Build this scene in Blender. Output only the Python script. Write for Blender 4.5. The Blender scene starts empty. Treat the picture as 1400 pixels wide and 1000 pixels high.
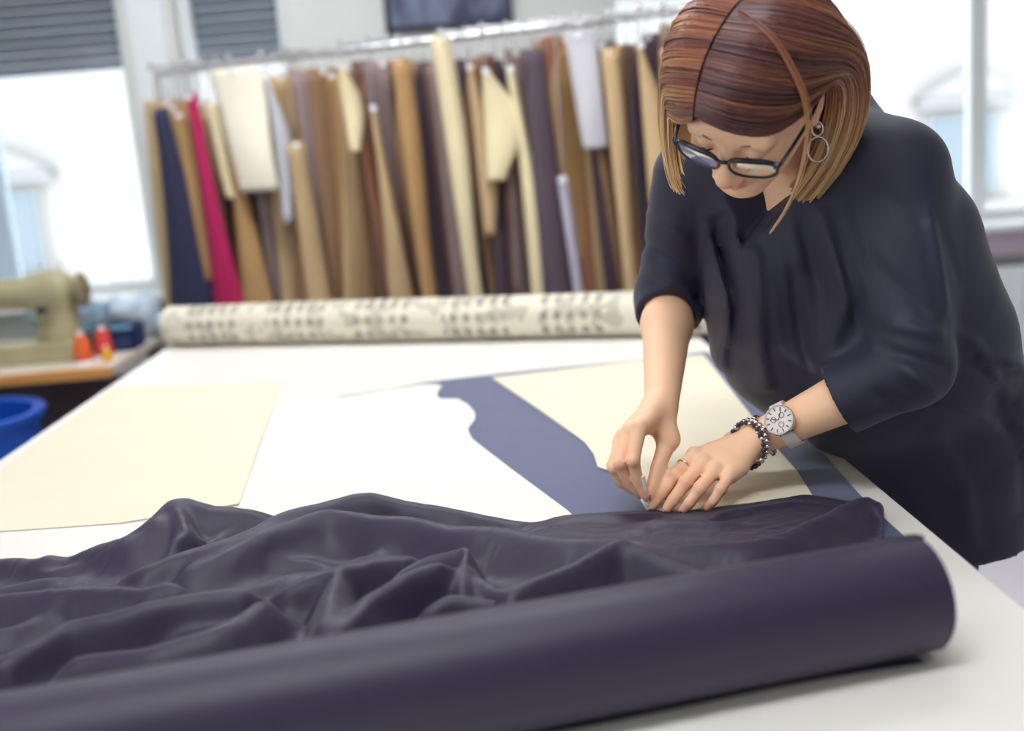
import bpy, bmesh, math, random
import numpy as np
from mathutils import Vector, Matrix
random.seed(7); rng = np.random.default_rng(11)
S = bpy.context.scene
COL = S.collection

# ---------------------------------------------------------------- camera, world, light, exposure
cam_d = bpy.data.cameras.new('camera'); cam = bpy.data.objects.new('camera', cam_d); COL.objects.link(cam)
cam_d.sensor_width = 36.0; cam_d.lens = 36.0*1500/1400
Rm = np.array([[0.99615, -0.08505, 0.02174], [-0.03855, -0.19741, 0.97956], [-0.07902, -0.97663, -0.19993]])  # columns: image right, image down, forward
q, _ = np.linalg.qr(Rm); q = q*np.sign((q*Rm).sum(0))
mw = np.eye(4); mw[:3, 0] = q[:, 0]; mw[:3, 1] = -q[:, 1]; mw[:3, 2] = -q[:, 2]; mw[:3, 3] = (0, 0, 1.42)
cam.matrix_world = Matrix(mw.tolist())
cam_d.clip_start = 0.05; cam_d.clip_end = 200
cam_d.dof.use_dof = True; cam_d.dof.focus_distance = 1.50; cam_d.dof.aperture_fstop = 1.9
S.camera = cam

W = bpy.data.worlds.new('overcast_sky'); S.world = W; W.use_nodes = True
W.node_tree.nodes['Background'].inputs[0].default_value = (0.96, 0.98, 1.0, 1)
W.node_tree.nodes['Background'].inputs[1].default_value = 3.6
def area(name, loc, target, sx, sy, power, col):
    l = bpy.data.lights.new(name, 'AREA'); l.shape = 'RECTANGLE'; l.size = sx; l.size_y = sy; l.energy = power; l.color = col
    o = bpy.data.objects.new(name, l); COL.objects.link(o); o.location = loc
    o.rotation_euler = (Vector(target)-Vector(loc)).to_track_quat('-Z', 'Y').to_euler()
    return o
# the window openings guide the daylight into the room
for n_, x_, w_ in (('left_window', -1.70, 0.75), ('middle_window', -0.91, 0.48), ('right_window', 1.78, 2.4)):
    o_ = area('daylight_'+n_, (x_, 4.88, 1.685), (x_, 0.0, 1.685), w_, 1.56, 1.0, (1, 1, 1)); o_.data.cycles.is_portal = True
o_ = area('daylight_side_window', (-2.9, -0.45, 1.7), (0.0, -0.45, 1.7), 2.5, 1.5, 1.0, (1, 1, 1)); o_.data.cycles.is_portal = True  # portal of the added, unseen side window
S.view_settings.view_transform = 'Standard'; S.view_settings.look = 'None'
S.view_settings.gamma = 1.0; S.view_settings.use_curve_mapping = False
S.view_settings.exposure = 0.36

# ---------------------------------------------------------------- helpers
def lin(c):
    return tuple((x/12.92 if x <= 0.04045 else ((x+0.055)/1.055)**2.4) for x in [v/255 for v in c])
MATS = {}
def mat(name, col, rough=0.6, metal=0.0, var=0.0, vscale=8.0, bump=0.0, bscale=60.0, sheen=0.0, emit=0.0, spec=0.5, attr=None, stretch=None, sss=0.0):
    if name in MATS: return MATS[name]
    m = bpy.data.materials.new(name); m.use_nodes = True; nt = m.node_tree; b = nt.nodes['Principled BSDF']
    c = lin(col) + (1,)
    b.inputs['Base Color'].default_value = c; b.inputs['Roughness'].default_value = rough; b.inputs['Metallic'].default_value = metal
    b.inputs['Specular IOR Level'].default_value = spec
    if sheen: b.inputs['Sheen Weight'].default_value = sheen; b.inputs['Sheen Roughness'].default_value = 0.45
    if sss:
        b.inputs['Subsurface Weight'].default_value = sss; b.inputs['Subsurface Radius'].default_value = (0.012, 0.005, 0.003)
        b.inputs['Subsurface Scale'].default_value = 0.5
    tc = nt.nodes.new('ShaderNodeTexCoord'); vec = tc.outputs['Object']
    if stretch:
        mp = nt.nodes.new('ShaderNodeMapping'); mp.inputs['Scale'].default_value = stretch
        nt.links.new(vec, mp.inputs['Vector']); vec = mp.outputs['Vector']
    if attr:
        a = nt.nodes.new('ShaderNodeVertexColor'); a.layer_name = attr; src = a.outputs['Color']
        nt.links.new(src, b.inputs['Base Color'])
    else: src = None
    if var:
        n = nt.nodes.new('ShaderNodeTexNoise'); n.inputs['Scale'].default_value = vscale; n.inputs['Detail'].default_value = 5
        nt.links.new(vec, n.inputs['Vector'])
        hs = nt.nodes.new('ShaderNodeHueSaturation')
        if src: nt.links.new(src, hs.inputs['Color'])
        else: hs.inputs['Color'].default_value = c
        mr = nt.nodes.new('ShaderNodeMapRange'); mr.inputs[1].default_value = 0.25; mr.inputs[2].default_value = 0.75
        mr.inputs[3].default_value = 1-var; mr.inputs[4].default_value = 1+var
        nt.links.new(n.outputs['Fac'], mr.inputs[0]); nt.links.new(mr.outputs[0], hs.inputs['Value'])
        nt.links.new(hs.outputs['Color'], b.inputs['Base Color'])
    if bump:
        n2 = nt.nodes.new('ShaderNodeTexNoise'); n2.inputs['Scale'].default_value = bscale; n2.inputs['Detail'].default_value = 3
        nt.links.new(vec, n2.inputs['Vector'])
        bp = nt.nodes.new('ShaderNodeBump'); bp.inputs['Strength'].default_value = bump; bp.inputs['Distance'].default_value = 0.002
        nt.links.new(n2.outputs['Fac'], bp.inputs['Height']); nt.links.new(bp.outputs['Normal'], b.inputs['Normal'])
    if emit:
        b.inputs['Emission Color'].default_value = c; b.inputs['Emission Strength'].default_value = emit
    MATS[name] = m
    return m

def put(o, parent=None, label=None, cat=None, group=None, kind=None):
    if o.name not in COL.objects: COL.objects.link(o)
    if parent is not None:
        o.parent = parent; o.matrix_parent_inverse = parent.matrix_world.inverted() if parent.type != 'X' else Matrix()
    if label: o['label'] = label
    if cat: o['category'] = cat
    if group: o['group'] = group
    if kind: o['kind'] = kind
    return o
def empty(name, loc, label=None, cat=None, group=None, kind=None):
    o = bpy.data.objects.new(name, None); o.location = loc; o.empty_display_size = 0.05
    o.matrix_world = Matrix.Translation(Vector(loc))
    return put(o, None, label, cat, group, kind)

class MB:
    """collects vertices and faces (world coordinates) and builds one mesh object"""
    def __init__(s): s.v = []; s.f = []
    def add(s, vs, fs):
        o = len(s.v); s.v += [tuple(map(float, p)) for p in vs]; s.f += [tuple(i+o for i in f) for f in fs]; return s
    def box(s, c, d, rz=0.0, M=None):
        x, y, z = d[0]/2, d[1]/2, d[2]/2
        vs = [(-x,-y,-z),(x,-y,-z),(x,y,-z),(-x,y,-z),(-x,-y,z),(x,-y,z),(x,y,z),(-x,y,z)]
        ca, sa = math.cos(rz), math.sin(rz)
        if M is not None: vs = [tuple(np.array(c)+np.array(M)@np.array(p)) for p in vs]
        else: vs = [(c[0]+ca*p[0]-sa*p[1], c[1]+sa*p[0]+ca*p[1], c[2]+p[2]) for p in vs]
        return s.add(vs, [(0,3,2,1),(4,5,6,7),(0,1,5,4),(1,2,6,5),(2,3,7,6),(3,0,4,7)])
    def tube(s, pts, r, n=10, cap=True, closed=False, flat=None):
        pts = [np.array(p, float) for p in pts]; k = len(pts)
        rs = r if hasattr(r, '__len__') else [r]*k
        T = []
        for i in range(k):
            a = pts[(i-1) % k] if closed or i > 0 else pts[i]; b = pts[(i+1) % k] if closed or i < k-1 else pts[i]
            t = b-a; T.append(t/(np.linalg.norm(t)+1e-12))
        u = np.cross(T[0], [0, 0, 1.0])
        if np.linalg.norm(u) < 1e-3: u = np.cross(T[0], [0, 1.0, 0])
        vs = []
        for i in range(k):
            u = u-T[i]*np.dot(u, T[i]); u /= np.linalg.norm(u)+1e-12; w = np.cross(T[i], u)
            for j in range(n):
                a = 2*math.pi*j/n
                vs.append(pts[i]+rs[i]*(math.cos(a)*u+math.sin(a)*w*(flat or 1.0)))
        fs = []
        for i in range(k if closed else k-1):
            i2 = (i+1) % k
            for j in range(n):
                j2 = (j+1) % n; fs.append((i*n+j, i*n+j2, i2*n+j2, i2*n+j))
        if cap and not closed: fs += [tuple(range(n))[::-1], tuple((k-1)*n+j for j in range(n))]
        return s.add(vs, fs)
    def lathe(s, prof, base, axis=(0,0,1), n=28):
        ax = np.array(axis, float); ax /= np.linalg.norm(ax)
        u = np.cross(ax, [1.0, 0, 0])
        if np.linalg.norm(u) < 1e-2: u = np.cross(ax, [0, 1.0, 0])
        u /= np.linalg.norm(u); w = np.cross(ax, u); b = np.array(base, float); vs = []; k = len(prof)
        for (r, h) in prof:
            for j in range(n):
                a = 2*math.pi*j/n; vs.append(b+ax*h+max(r, 1e-5)*(math.cos(a)*u+math.sin(a)*w))
        fs = [(i*n+j, i*n+(j+1) % n, (i+1)*n+(j+1) % n, (i+1)*n+j) for i in range(k-1) for j in range(n)]
        if prof[0][0] > 1e-4 and prof[-1][0] > 1e-4: fs += [((k-1)*n+j, (k-1)*n+(j+1) % n, (j+1) % n, j) for j in range(n)]   # ring
        else: fs += [tuple(range(n))[::-1], tuple((k-1)*n+j for j in range(n))]
        return s.add(vs, fs)
    def prism(s, poly, z0, z1):
        n = len(poly); vs = [(x, y, z0) for x, y in poly]+[(x, y, z1) for x, y in poly]
        return s.add(vs, [tuple(range(n))[::-1], tuple(range(n, 2*n))]+[(i, (i+1) % n, n+(i+1) % n, n+i) for i in range(n)])
    def build(s, name, m, parent=None, smooth=False, bevel=0.0, **kw):
        me = bpy.data.meshes.new(name); me.from_pydata(s.v, [], s.f); me.update()
        if bevel or True:
            bm = bmesh.new(); bm.from_mesh(me)
            bmesh.ops.recalc_face_normals(bm, faces=bm.faces)
            if bevel:
                es = [e for e in bm.edges if len(e.link_faces) == 2 and e.calc_face_angle(0) > 0.6]
                bmesh.ops.bevel(bm, geom=es, offset=bevel, segments=2, affect='EDGES', profile=0.5, clamp_overlap=True)
            bm.to_mesh(me); bm.free()
        o = bpy.data.objects.new(name, me)
        if m: me.materials.append(m)
        if smooth:
            me.polygons.foreach_set('use_smooth', [True]*len(me.polygons))
            if smooth == 'auto': me.set_sharp_from_angle(angle=0.7)
        put(o, parent, **kw)
        return o
def copy_tree(o, parent=None):
    c = o.copy(); COL.objects.link(c)
    if parent is not None: c.parent = parent; c.matrix_parent_inverse = o.matrix_parent_inverse.copy()
    for ch in o.children: copy_tree(ch, c)
    return c
def nrm(v): v = np.array(v, float); return v/np.linalg.norm(v)
def catmull(P, n):
    P = np.array(P, float); k = len(P); Q = np.vstack([2*P[0]-P[1], P, 2*P[-1]-P[-2]])
    t = np.linspace(0, k-1-1e-9, n); i = t.astype(int); f = (t-i)[:, None]
    a, b, c, d = Q[i], Q[i+1], Q[i+2], Q[i+3]
    return 0.5*((2*b)+(c-a)*f+(2*a-5*b+4*c-d)*f**2+(3*b-a-3*c+d)*f**3)

# ---- signed-distance modelling: organic shapes as one continuous surface
class SDF:
    def __init__(s, lo, hi, h):
        s.lo = np.array(lo, float); s.h = h; s.n = np.ceil((np.array(hi)-s.lo)/h).astype(int)+1
        s.F = np.full(s.n, 0.25, np.float32)
    def like(s):
        o = SDF.__new__(SDF); o.lo, o.h, o.n = s.lo, s.h, s.n; o.F = np.full(s.n, 0.25, np.float32); return o
    def _sub(s, lo, hi, m):
        a = np.clip(np.floor((np.array(lo)-m-s.lo)/s.h).astype(int), 0, s.n-1); b = np.clip(np.ceil((np.array(hi)+m-s.lo)/s.h).astype(int)+1, 1, s.n)
        sl = tuple(slice(i, max(j, i+1)) for i, j in zip(a, b))
        ax = [(s.lo[d]+s.h*np.arange(sl[d].start, sl[d].stop)).astype(np.float32) for d in range(3)]
        return sl, np.meshgrid(*ax, indexing='ij', sparse=True)
    def _mix(s, sl, d, k, op):
        A = s.F[sl]; d = d.astype(np.float32)
        if op == 'sub':
            d = -d
            if k: hh = np.clip(0.5+0.5*(d-A)/k, 0, 1); s.F[sl] = A*(1-hh)+d*hh+k*hh*(1-hh)
            else: s.F[sl] = np.maximum(A, d)
        else:
            if k: hh = np.clip(0.5+0.5*(A-d)/k, 0, 1); s.F[sl] = A*(1-hh)+d*hh-k*hh*(1-hh)
            else: s.F[sl] = np.minimum(A, d)
    def cone(s, a, b, ra, rb, k=0.01, op='add', n=None, q=1.0):
        """tapered capsule; with n,q its cross-section is scaled by q along n"""
        a = np.array(a, float); b = np.array(b, float); R = max(ra, rb)*max(q, 1)+max(k, 0)*1.2+0.012
        sl, (X, Y, Z) = s._sub(np.minimum(a, b)-R, np.maximum(a, b)+R, 0.0)
        ab = b-a; L2 = float(ab@ab)+1e-12
        x, y, z = X-a[0], Y-a[1], Z-a[2]
        t = np.clip((x*ab[0]+y*ab[1]+z*ab[2])/L2, 0, 1)
        x = x-t*ab[0]; y = y-t*ab[1]; z = z-t*ab[2]
        if n is not None:
            c = x*n[0]+y*n[1]+z*n[2]; e = c*(1/q-1); x = x+e*n[0]; y = y+e*n[1]; z = z+e*n[2]
        d = np.sqrt(x*x+y*y+z*z)-(ra+(rb-ra)*t)
        if n is not None and q < 1: d = d*max(q, 0.5)
        s._mix(sl, d, k, op)
    def chain(s, pts, rs, k=0.01, **kw):
        for i in range(len(pts)-1): s.cone(pts[i], pts[i+1], rs[i], rs[i+1], k, **kw)
    def ell(s, c, r, M=None, k=0.01, op='add'):
        c = np.array(c, float); M = np.eye(3) if M is None else np.array(M); R = max(r)+k*1.2+0.012
        sl, (X, Y, Z) = s._sub(c-R, c+R, 0.0)
        x, y, z = X-c[0], Y-c[1], Z-c[2]
        l = [x*M[0, i]+y*M[1, i]+z*M[2, i] for i in range(3)]
        k0 = np.sqrt(sum((l[i]/r[i])**2 for i in range(3))); k1 = np.sqrt(sum((l[i]/r[i]**2)**2 for i in range(3)))+1e-9
        s._mix(sl, k0*(k0-1)/k1, k, op)
    def half(s, p, n, k=0.0, lo=None, hi=None):
        """cut away everything on the +n side of the plane (within an optional box)"""
        n = nrm(n); lo = s.lo if lo is None else lo; hi = s.lo+s.h*s.n if hi is None else hi
        sl, (X, Y, Z) = s._sub(lo, hi, 0.0)
        s._mix(sl, -((X-p[0])*n[0]+(Y-p[1])*n[1]+(Z-p[2])*n[2]), k, 'sub')
    def fold(s, pts, amp, w, n, lo=None, hi=None):
        """raise (amp>0) or press (amp<0) a soft crease along a polyline, measured across direction n"""
        n = nrm(n); P = np.array(pts, float); lo = P.min(0)-0.2*np.abs(n)-3*w if lo is None else lo; hi = P.max(0)+0.2*np.abs(n)+3*w if hi is None else hi
        sl, (X, Y, Z) = s._sub(lo, hi, 0.0); best = None; m = len(P)-1
        for i_, (a, b) in enumerate(zip(P[:-1], P[1:])):
            ab = b-a; ab = ab-n*(ab@n); x, y, z = X-a[0], Y-a[1], Z-a[2]; c = x*n[0]+y*n[1]+z*n[2]
            x, y, z = x-c*n[0], y-c*n[1], z-c*n[2]; t = np.clip((x*ab[0]+y*ab[1]+z*ab[2])/(ab@ab+1e-12), 0, 1)
            d2 = (x-t*ab[0])**2+(y-t*ab[1])**2+(z-t*ab[2])**2
            e = (amp*np.exp(-d2/(w*w))*np.sqrt(np.clip(np.sin(np.pi*np.clip((i_+t)/m, 0, 1)), 0, 1))).astype(np.float32)
            best = e if best is None else np.where(np.abs(e) > np.abs(best), e, best)
        s.F[sl] -= best
    def merge(s, o, k=0.0):
        s._mix((slice(None),)*3, o.F, k, 'add')
    def mesh(s, smooth=1):
        F = s.F; I = (F < 0)
        c = np.zeros(np.array(F.shape)-1, np.uint8)
        for dx in (0, 1):
            for dy in (0, 1):
                for dz in (0, 1):
                    c += I[dx:F.shape[0]-1+dx, dy:F.shape[1]-1+dy, dz:F.shape[2]-1+dz]
        cell = np.argwhere((c > 0) & (c < 8)); idm = np.full(c.shape, -1, np.int32); idm[tuple(cell.T)] = np.arange(len(cell))
        cor = {}
        for dx in (0, 1):
            for dy in (0, 1):
                for dz in (0, 1): cor[dx, dy, dz] = F[cell[:, 0]+dx, cell[:, 1]+dy, cell[:, 2]+dz]
        acc = np.zeros((len(cell), 3)); cnt = np.zeros(len(cell))
        for ax in range(3):
            o = [i for i in range(3) if i != ax]
            for u in (0, 1):
                for v in (0, 1):
                    p = [0, 0, 0]; p[o[0]] = u; p[o[1]] = v; q2 = list(p); q2[ax] = 1
                    A, B = cor[tuple(p)], cor[tuple(q2)]; m = (A < 0) != (B < 0); t = np.where(m, A/(A-B+1e-20), 0)
                    pos = np.tile(np.array(p, float), (len(cell), 1)); pos[:, ax] = t
                    acc[m] += pos[m]; cnt[m] += 1
        V = s.lo+s.h*(cell+acc/np.maximum(cnt, 1)[:, None])
        Q = []
        for ax in range(3):
            o = [(ax+1) % 3, (ax+2) % 3]
            a = [slice(None)]*3; b = [slice(None)]*3; a[ax] = slice(0, -1); b[ax] = slice(1, None)
            e = np.argwhere(I[tuple(a)] != I[tuple(b)])
            e = e[(e[:, o[0]] > 0) & (e[:, o[1]] > 0) & (e[:, o[0]] < F.shape[o[0]]-1) & (e[:, o[1]] < F.shape[o[1]]-1)]
            ins = I[e[:, 0], e[:, 1], e[:, 2]]
            qd = []
            for du, dv in ((1, 1), (0, 1), (0, 0), (1, 0)):
                g = e.copy(); g[:, o[0]] -= du; g[:, o[1]] -= dv; qd.append(idm[tuple(g.T)])
            qd = np.stack(qd, 1); qd[~ins] = qd[~ins][:, ::-1]; Q.append(qd)
        Q = np.concatenate(Q); Q = Q[(Q >= 0).all(1)]
        for _ in range(smooth):
            A = np.zeros_like(V); n = np.zeros(len(V))
            for i in range(4):
                np.add.at(A, Q[:, i], V[Q[:, (i+1) % 4]]+V[Q[:, (i+3) % 4]]); np.add.at(n, Q[:, i], 2)
            V = 0.6*V+0.4*A/np.maximum(n, 1)[:, None]
        return V, Q
def raw_mesh(name, V, Q, m, parent=None, col=None, **kw):
    me = bpy.data.meshes.new(name); nv, nf, k = len(V), len(Q), Q.shape[1]
    me.vertices.add(nv); me.vertices.foreach_set('co', np.ascontiguousarray(V, np.float32).ravel())
    me.loops.add(nf*k); me.loops.foreach_set('vertex_index', np.ascontiguousarray(Q, np.int32).ravel())
    me.polygons.add(nf); me.polygons.foreach_set('loop_start', np.arange(0, nf*k, k, dtype=np.int32))
    me.polygons.foreach_set('use_smooth', np.ones(nf, bool))
    me.update(calc_edges=True); me.validate()
    if col is not None:
        ca = me.color_attributes.new('Col', 'FLOAT_COLOR', 'POINT')
        ca.data.foreach_set('color', np.hstack([col, np.ones((nv, 1))]).astype(np.float32).ravel())
    if m: me.materials.append(m)
    return put(bpy.data.objects.new(name, me), parent, **kw)

# ================================================================ THE SETTING
M_wall = mat('wall_paint', (222, 224, 220), 0.9, var=0.03, vscale=2)
M_frame = mat('window_frame_white', (226, 231, 233), 0.45)
M_frame_shade = mat('window_frame_shade_tint', (188, 206, 220), 0.5)  # shaded copy of the white frame: bluish shade painted into the leftmost stile
M_slat = mat('shutter_slat_grey', (108, 118, 132), 0.55, var=0.06, vscale=3)
M_floor = mat('floor_vinyl', (196, 190, 196), 0.28, var=0.05, vscale=3)
M_wood = mat('bench_wood', (222, 158, 86), 0.5, var=0.12, vscale=6, stretch=(1, 8, 8))
M_dark = mat('dark_metal', (52, 50, 58), 0.45)
M_chrome = mat('chrome', (225, 225, 228), 0.18, metal=1.0)
M_white = mat('white_lacquer', (236, 238, 240), 0.4)
M_mauve = mat('sill_mauve', (176, 160, 172), 0.7)
def glass_mat():
    m = bpy.data.materials.new('clear_glass'); m.use_nodes = True; nt = m.node_tree; nt.nodes.clear()
    o = nt.nodes.new('ShaderNodeOutputMaterial'); mx = nt.nodes.new('ShaderNodeMixShader'); t = nt.nodes.new('ShaderNodeBsdfTransparent'); g = nt.nodes.new('ShaderNodeBsdfGlossy')
    g.inputs['Roughness'].default_value = 0.02; t.inputs[0].default_value = (0.97, 0.985, 0.99, 1)
    lw = nt.nodes.new('ShaderNodeLayerWeight'); lw.inputs[0].default_value = 0.25
    mp = nt.nodes.new('ShaderNodeMath'); mp.operation = 'MULTIPLY'; mp.inputs[1].default_value = 0.5
    nt.links.new(lw.outputs['Fresnel'], mp.inputs[0]); nt.links.new(mp.outputs[0], mx.inputs[0])
    nt.links.new(t.outputs[0], mx.inputs[1]); nt.links.new(g.outputs[0], mx.inputs[2]); nt.links.new(mx.outputs[0], o.inputs[0])
    return m
M_glass = glass_mat()
X0, X1, YB, ZC = -2.8, 3.4, 4.6, 2.95
MB().box(((X0+X1)/2, 1.5, -0.05), (X1-X0+0.6, 7.4, 0.1)).build('floor', M_floor, kind='structure')
MB().box(((X0+X1)/2, 1.5, ZC+0.06), (X1-X0+0.6, 7.4, 0.12)).build('ceiling', mat('ceiling_paint', (235, 234, 230), 0.9), kind='structure')
wl = MB()
for y0_, y1_, z0_, z1_ in ((-2.2, 4.8, 0, 0.95), (-2.2, 4.8, 2.45, ZC), (-2.2, -1.70, 0.95, 2.45), (0.80, 4.8, 0.95, 2.45)): wl.box((X0-0.1, (y0_+y1_)/2, (z0_+z1_)/2), (0.2, y1_-y0_, z1_-z0_))
wl.build('wall_left', M_wall, kind='structure')
w4 = empty('window_4', (X0-0.1, -0.45, 0.95), kind='structure')  # unseen window added to light the woman from the front left
for c, d in (((X0-0.1, -0.45, 0.975), (0.06, 2.5, 0.05)), ((X0-0.1, -0.45, 2.425), (0.06, 2.5, 0.05)), ((X0-0.1, -1.675, 1.7), (0.06, 0.05, 1.4)), ((X0-0.1, -0.45, 1.7), (0.06, 0.07, 1.4)), ((X0-0.1, 0.775, 1.7), (0.06, 0.05, 1.4))):
    MB().box(c, d).build('frame_bar', M_frame, w4, bevel=0.006)  # frame of the added, unseen side window
for y_ in (-1.07, 0.17): MB().box((X0-0.1, y_, 1.7), (0.006, 1.17, 1.4)).build('pane', M_glass, w4)  # panes of the added, unseen side window
MB().box((X0+0.02, -0.45, 0.94), (0.2, 2.6, 0.03)).build('window_sill', M_white, w4, bevel=0.004)
MB().box((X1+0.1, 1.3, ZC/2), (0.2, 7.0, ZC)).build('wall_right', M_wall, kind='structure')
MB().box(((X0+X1)/2, -2.1, ZC/2), (X1-X0+0.4, 0.2, ZC)).build('added_wall_front', M_wall, kind='structure')  # wall added behind the camera to cut the front fill light
ops = [(-2.06, -1.335), (-1.135, -0.685), (0.60, 2.95)]; ZS, ZT = 0.92, 2.45
wb = MB(); xs = [X0-0.2]+[e for o in ops for e in o]+[X1+0.2]
wb.box(((X0+X1)/2, YB+0.12, ZS/2), (X1-X0+0.4, 0.24, ZS)); wb.box(((X0+X1)/2, YB+0.12, (ZT+ZC)/2), (X1-X0+0.4, 0.24, ZC-ZT))
for i in range(0, len(xs), 2): wb.box(((xs[i]+xs[i+1])/2, YB+0.12, (ZS+ZT)/2), (xs[i+1]-xs[i], 0.24, ZT-ZS))
wb.build('wall_back', M_wall, kind='structure')
MB().box(((X0+X1)/2, YB-0.009, 0.045), (X1-X0, 0.018, 0.09)).build('baseboard_back', mat('baseboard_wood', (205, 142, 110), 0.5, var=0.08), kind='structure', bevel=0.003)
for i, (a, b) in enumerate(ops):
    w = empty('window_%d' % (i+1), ((a+b)/2, YB+0.1, ZS), kind='structure')
    f = 0.05 if i else 0.05; y = YB+0.13
    lft = 0.115 if i == 0 else f
    fr = [('stile', (a+lft/2, y, (ZS+ZT)/2), (lft, 0.06, ZT-ZS)), ('stile', (b-f/2, y, (ZS+ZT)/2), (f, 0.06, ZT-ZS)), ('rail', ((a+b)/2, y, ZS+f/2), (b-a-2*f, 0.06, f)), ('rail', ((a+b)/2, y, ZT-f/2), (b-a-2*f, 0.06, f))]
    muls = [1.38, 2.17] if i == 2 else []
    for mx_ in muls: fr.append(('mullion', (mx_, y, (ZS+ZT)/2), (0.07, 0.06, ZT-ZS-2*f)))
    for n_, c, d in fr: MB().box(c, d).build(n_, M_frame_shade if (i == 0 and n_ == 'stile' and c[0] < -1.8) else M_frame, w, bevel=0.006)
    px_ = [a+lft]+muls+[b-f]
    for k in range(len(px_)-1): MB().box(((px_[k]+px_[k+1])/2, y, (ZS+ZT)/2), (px_[k+1]-px_[k], 0.006, ZT-ZS-2*f)).build('pane', M_glass, w)
    MB().box(((a+b)/2, YB-0.02, ZS-0.012), (b-a+0.1, 0.2, 0.03)).build('window_sill', M_white, w, bevel=0.004)
    if i < 2:   # rolled-down outer shutter, each slat its own piece
        me = None; z = 1.845; k = 0
        while z < ZT:
            if me is None:
                o = MB().add([(-(b-a)/2+.02, 0, 0), ((b-a)/2-.02, 0, 0), ((b-a)/2-.02, -0.012, 0.018), (-(b-a)/2+.02, -0.012, 0.018), (-(b-a)/2+.02, -0.004, 0.039), ((b-a)/2-.02, -0.004, 0.039), ((b-a)/2-.02, 0.008, 0.039), (-(b-a)/2+.02, 0.008, 0.039), (-(b-a)/2+.02, 0.01, 0), ((b-a)/2-.02, 0.01, 0)],
                    [(0, 1, 2, 3), (3, 2, 5, 4), (4, 5, 6, 7), (7, 6, 9, 8), (8, 9, 1, 0), (0, 3, 4, 7, 8), (1, 9, 6, 5, 2)]).build('shutter_slat', M_slat); me = o.data
            else:
                o = bpy.data.objects.new('shutter_slat', me); COL.objects.link(o)
            o.location = ((a+b)/2, YB+0.20, z); o.parent = w; o.matrix_parent_inverse = w.matrix_world.inverted(); z += 0.043
# slim pier cladding between the two left windows
MB().box((-1.235, YB-0.012, (ZS+ZT)/2), (0.15, 0.024, ZT-ZS)).build('trim_1', M_frame, kind='structure', bevel=0.006)
# radiator panel and mauve ledge under the big window
lg = MB().box((1.9, YB-0.05, 0.845), (2.5, 0.1, 0.115)); lg.build('trim_2', M_mauve, kind='structure', bevel=0.004)
rad = empty('radiator', (1.9, YB-0.08, 0.0), 'long white panel radiator under the big window behind the woman', 'radiator')
MB().box((1.9, YB-0.075, 0.44), (2.3, 0.05, 0.60)).build('panel', M_white, rad, bevel=0.008)
rb = MB().box((1.9-1.12, YB-0.105, 0.44), (0.035, 0.012, 0.54)).build('rib', M_white, rad, bevel=0.004)
for k in range(1, 33):
    o = bpy.data.objects.new('rib', rb.data); COL.objects.link(o); o.location = (k*0.07, 0, 0); o.parent = rad; o.matrix_parent_inverse = rad.matrix_world.inverted()
for x in (0.9, 2.9): MB().box((x, YB-0.075, 0.07), (0.04, 0.05, 0.14)).build('foot', M_white, rad)
# framed dark picture on the pier
pic = empty('framed_picture', (-0.035, YB, 1.89), 'dark navy framed picture on the wall above the clothes rail', 'picture')
def pic_mat():
    m = bpy.data.materials.new('picture_print'); m.use_nodes = True; nt = m.node_tree; b = nt.nodes['Principled BSDF']
    tc = nt.nodes.new('ShaderNodeTexCoord'); n = nt.nodes.new('ShaderNodeTexNoise'); n.inputs['Scale'].default_value = 4.2; n.inputs['Detail'].default_value = 2
    mp = nt.nodes.new('ShaderNodeMapping'); mp.inputs['Scale'].default_value = (1.4, 1, 0.7); mp.inputs['Rotation'].default_value = (0, 0.5, 0); mp.inputs['Location'].default_value = (0.3, 0, 0.9)
    cr = nt.nodes.new('ShaderNodeValToRGB'); cr.color_ramp.elements[0].position = 0.5; cr.color_ramp.elements[0].color = lin((44, 50, 84))+(1,)
    cr.color_ramp.elements[1].position = 0.72; cr.color_ramp.elements[1].color = lin((140, 152, 178))+(1,)
    nt.links.new(tc.outputs['Object'], mp.inputs[0]); nt.links.new(mp.outputs[0], n.inputs[0]); nt.links.new(n.outputs['Fac'], cr.inputs[0]); nt.links.new(cr.outputs[0], b.inputs['Base Color'])
    b.inputs['Roughness'].default_value = 0.4
    return m
MB().box((-0.035, YB-0.012, 2.18), (0.47, 0.012, 0.56)).build('print', pic_mat(), pic)
for c, d in (((-0.035, YB-0.015, 1.892), (0.51, 0.03, 0.022)), ((-0.035, YB-0.015, 2.468), (0.51, 0.03, 0.022)), ((-0.279, YB-0.015, 2.18), (0.022, 0.03, 0.6)), ((0.209, YB-0.015, 2.18), (0.022, 0.03, 0.6))):
    MB().box(c, d).build('frame_bar', mat('frame_navy', (40, 44, 70), 0.4), pic, bevel=0.003)
# added ceiling lamps, unseen, to brighten the table and the woman
for k, (x, y) in enumerate(((-0.9, 3.3), (0.5, 2.5), (-0.2, 0.5))):
    cl = empty('added_ceiling_light', (x, y, ZC), ['added unseen ceiling light panel over the sewing bench side', 'added unseen ceiling light panel over the far end of the table', 'added unseen ceiling light panel over the near end of the table'][k], 'ceiling light', 'added ceiling light panels')
    MB().box((x, y, ZC-0.03), (1.24, 0.34, 0.06)).build('added_lamp_housing', M_white, cl, bevel=0.005)
    MB().box((x, y, ZC-0.064), (1.18, 0.28, 0.008)).build('added_diffuser', mat('added_lamp_diffuser', (248, 250, 255), 0.5, emit=20.0), cl)

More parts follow.
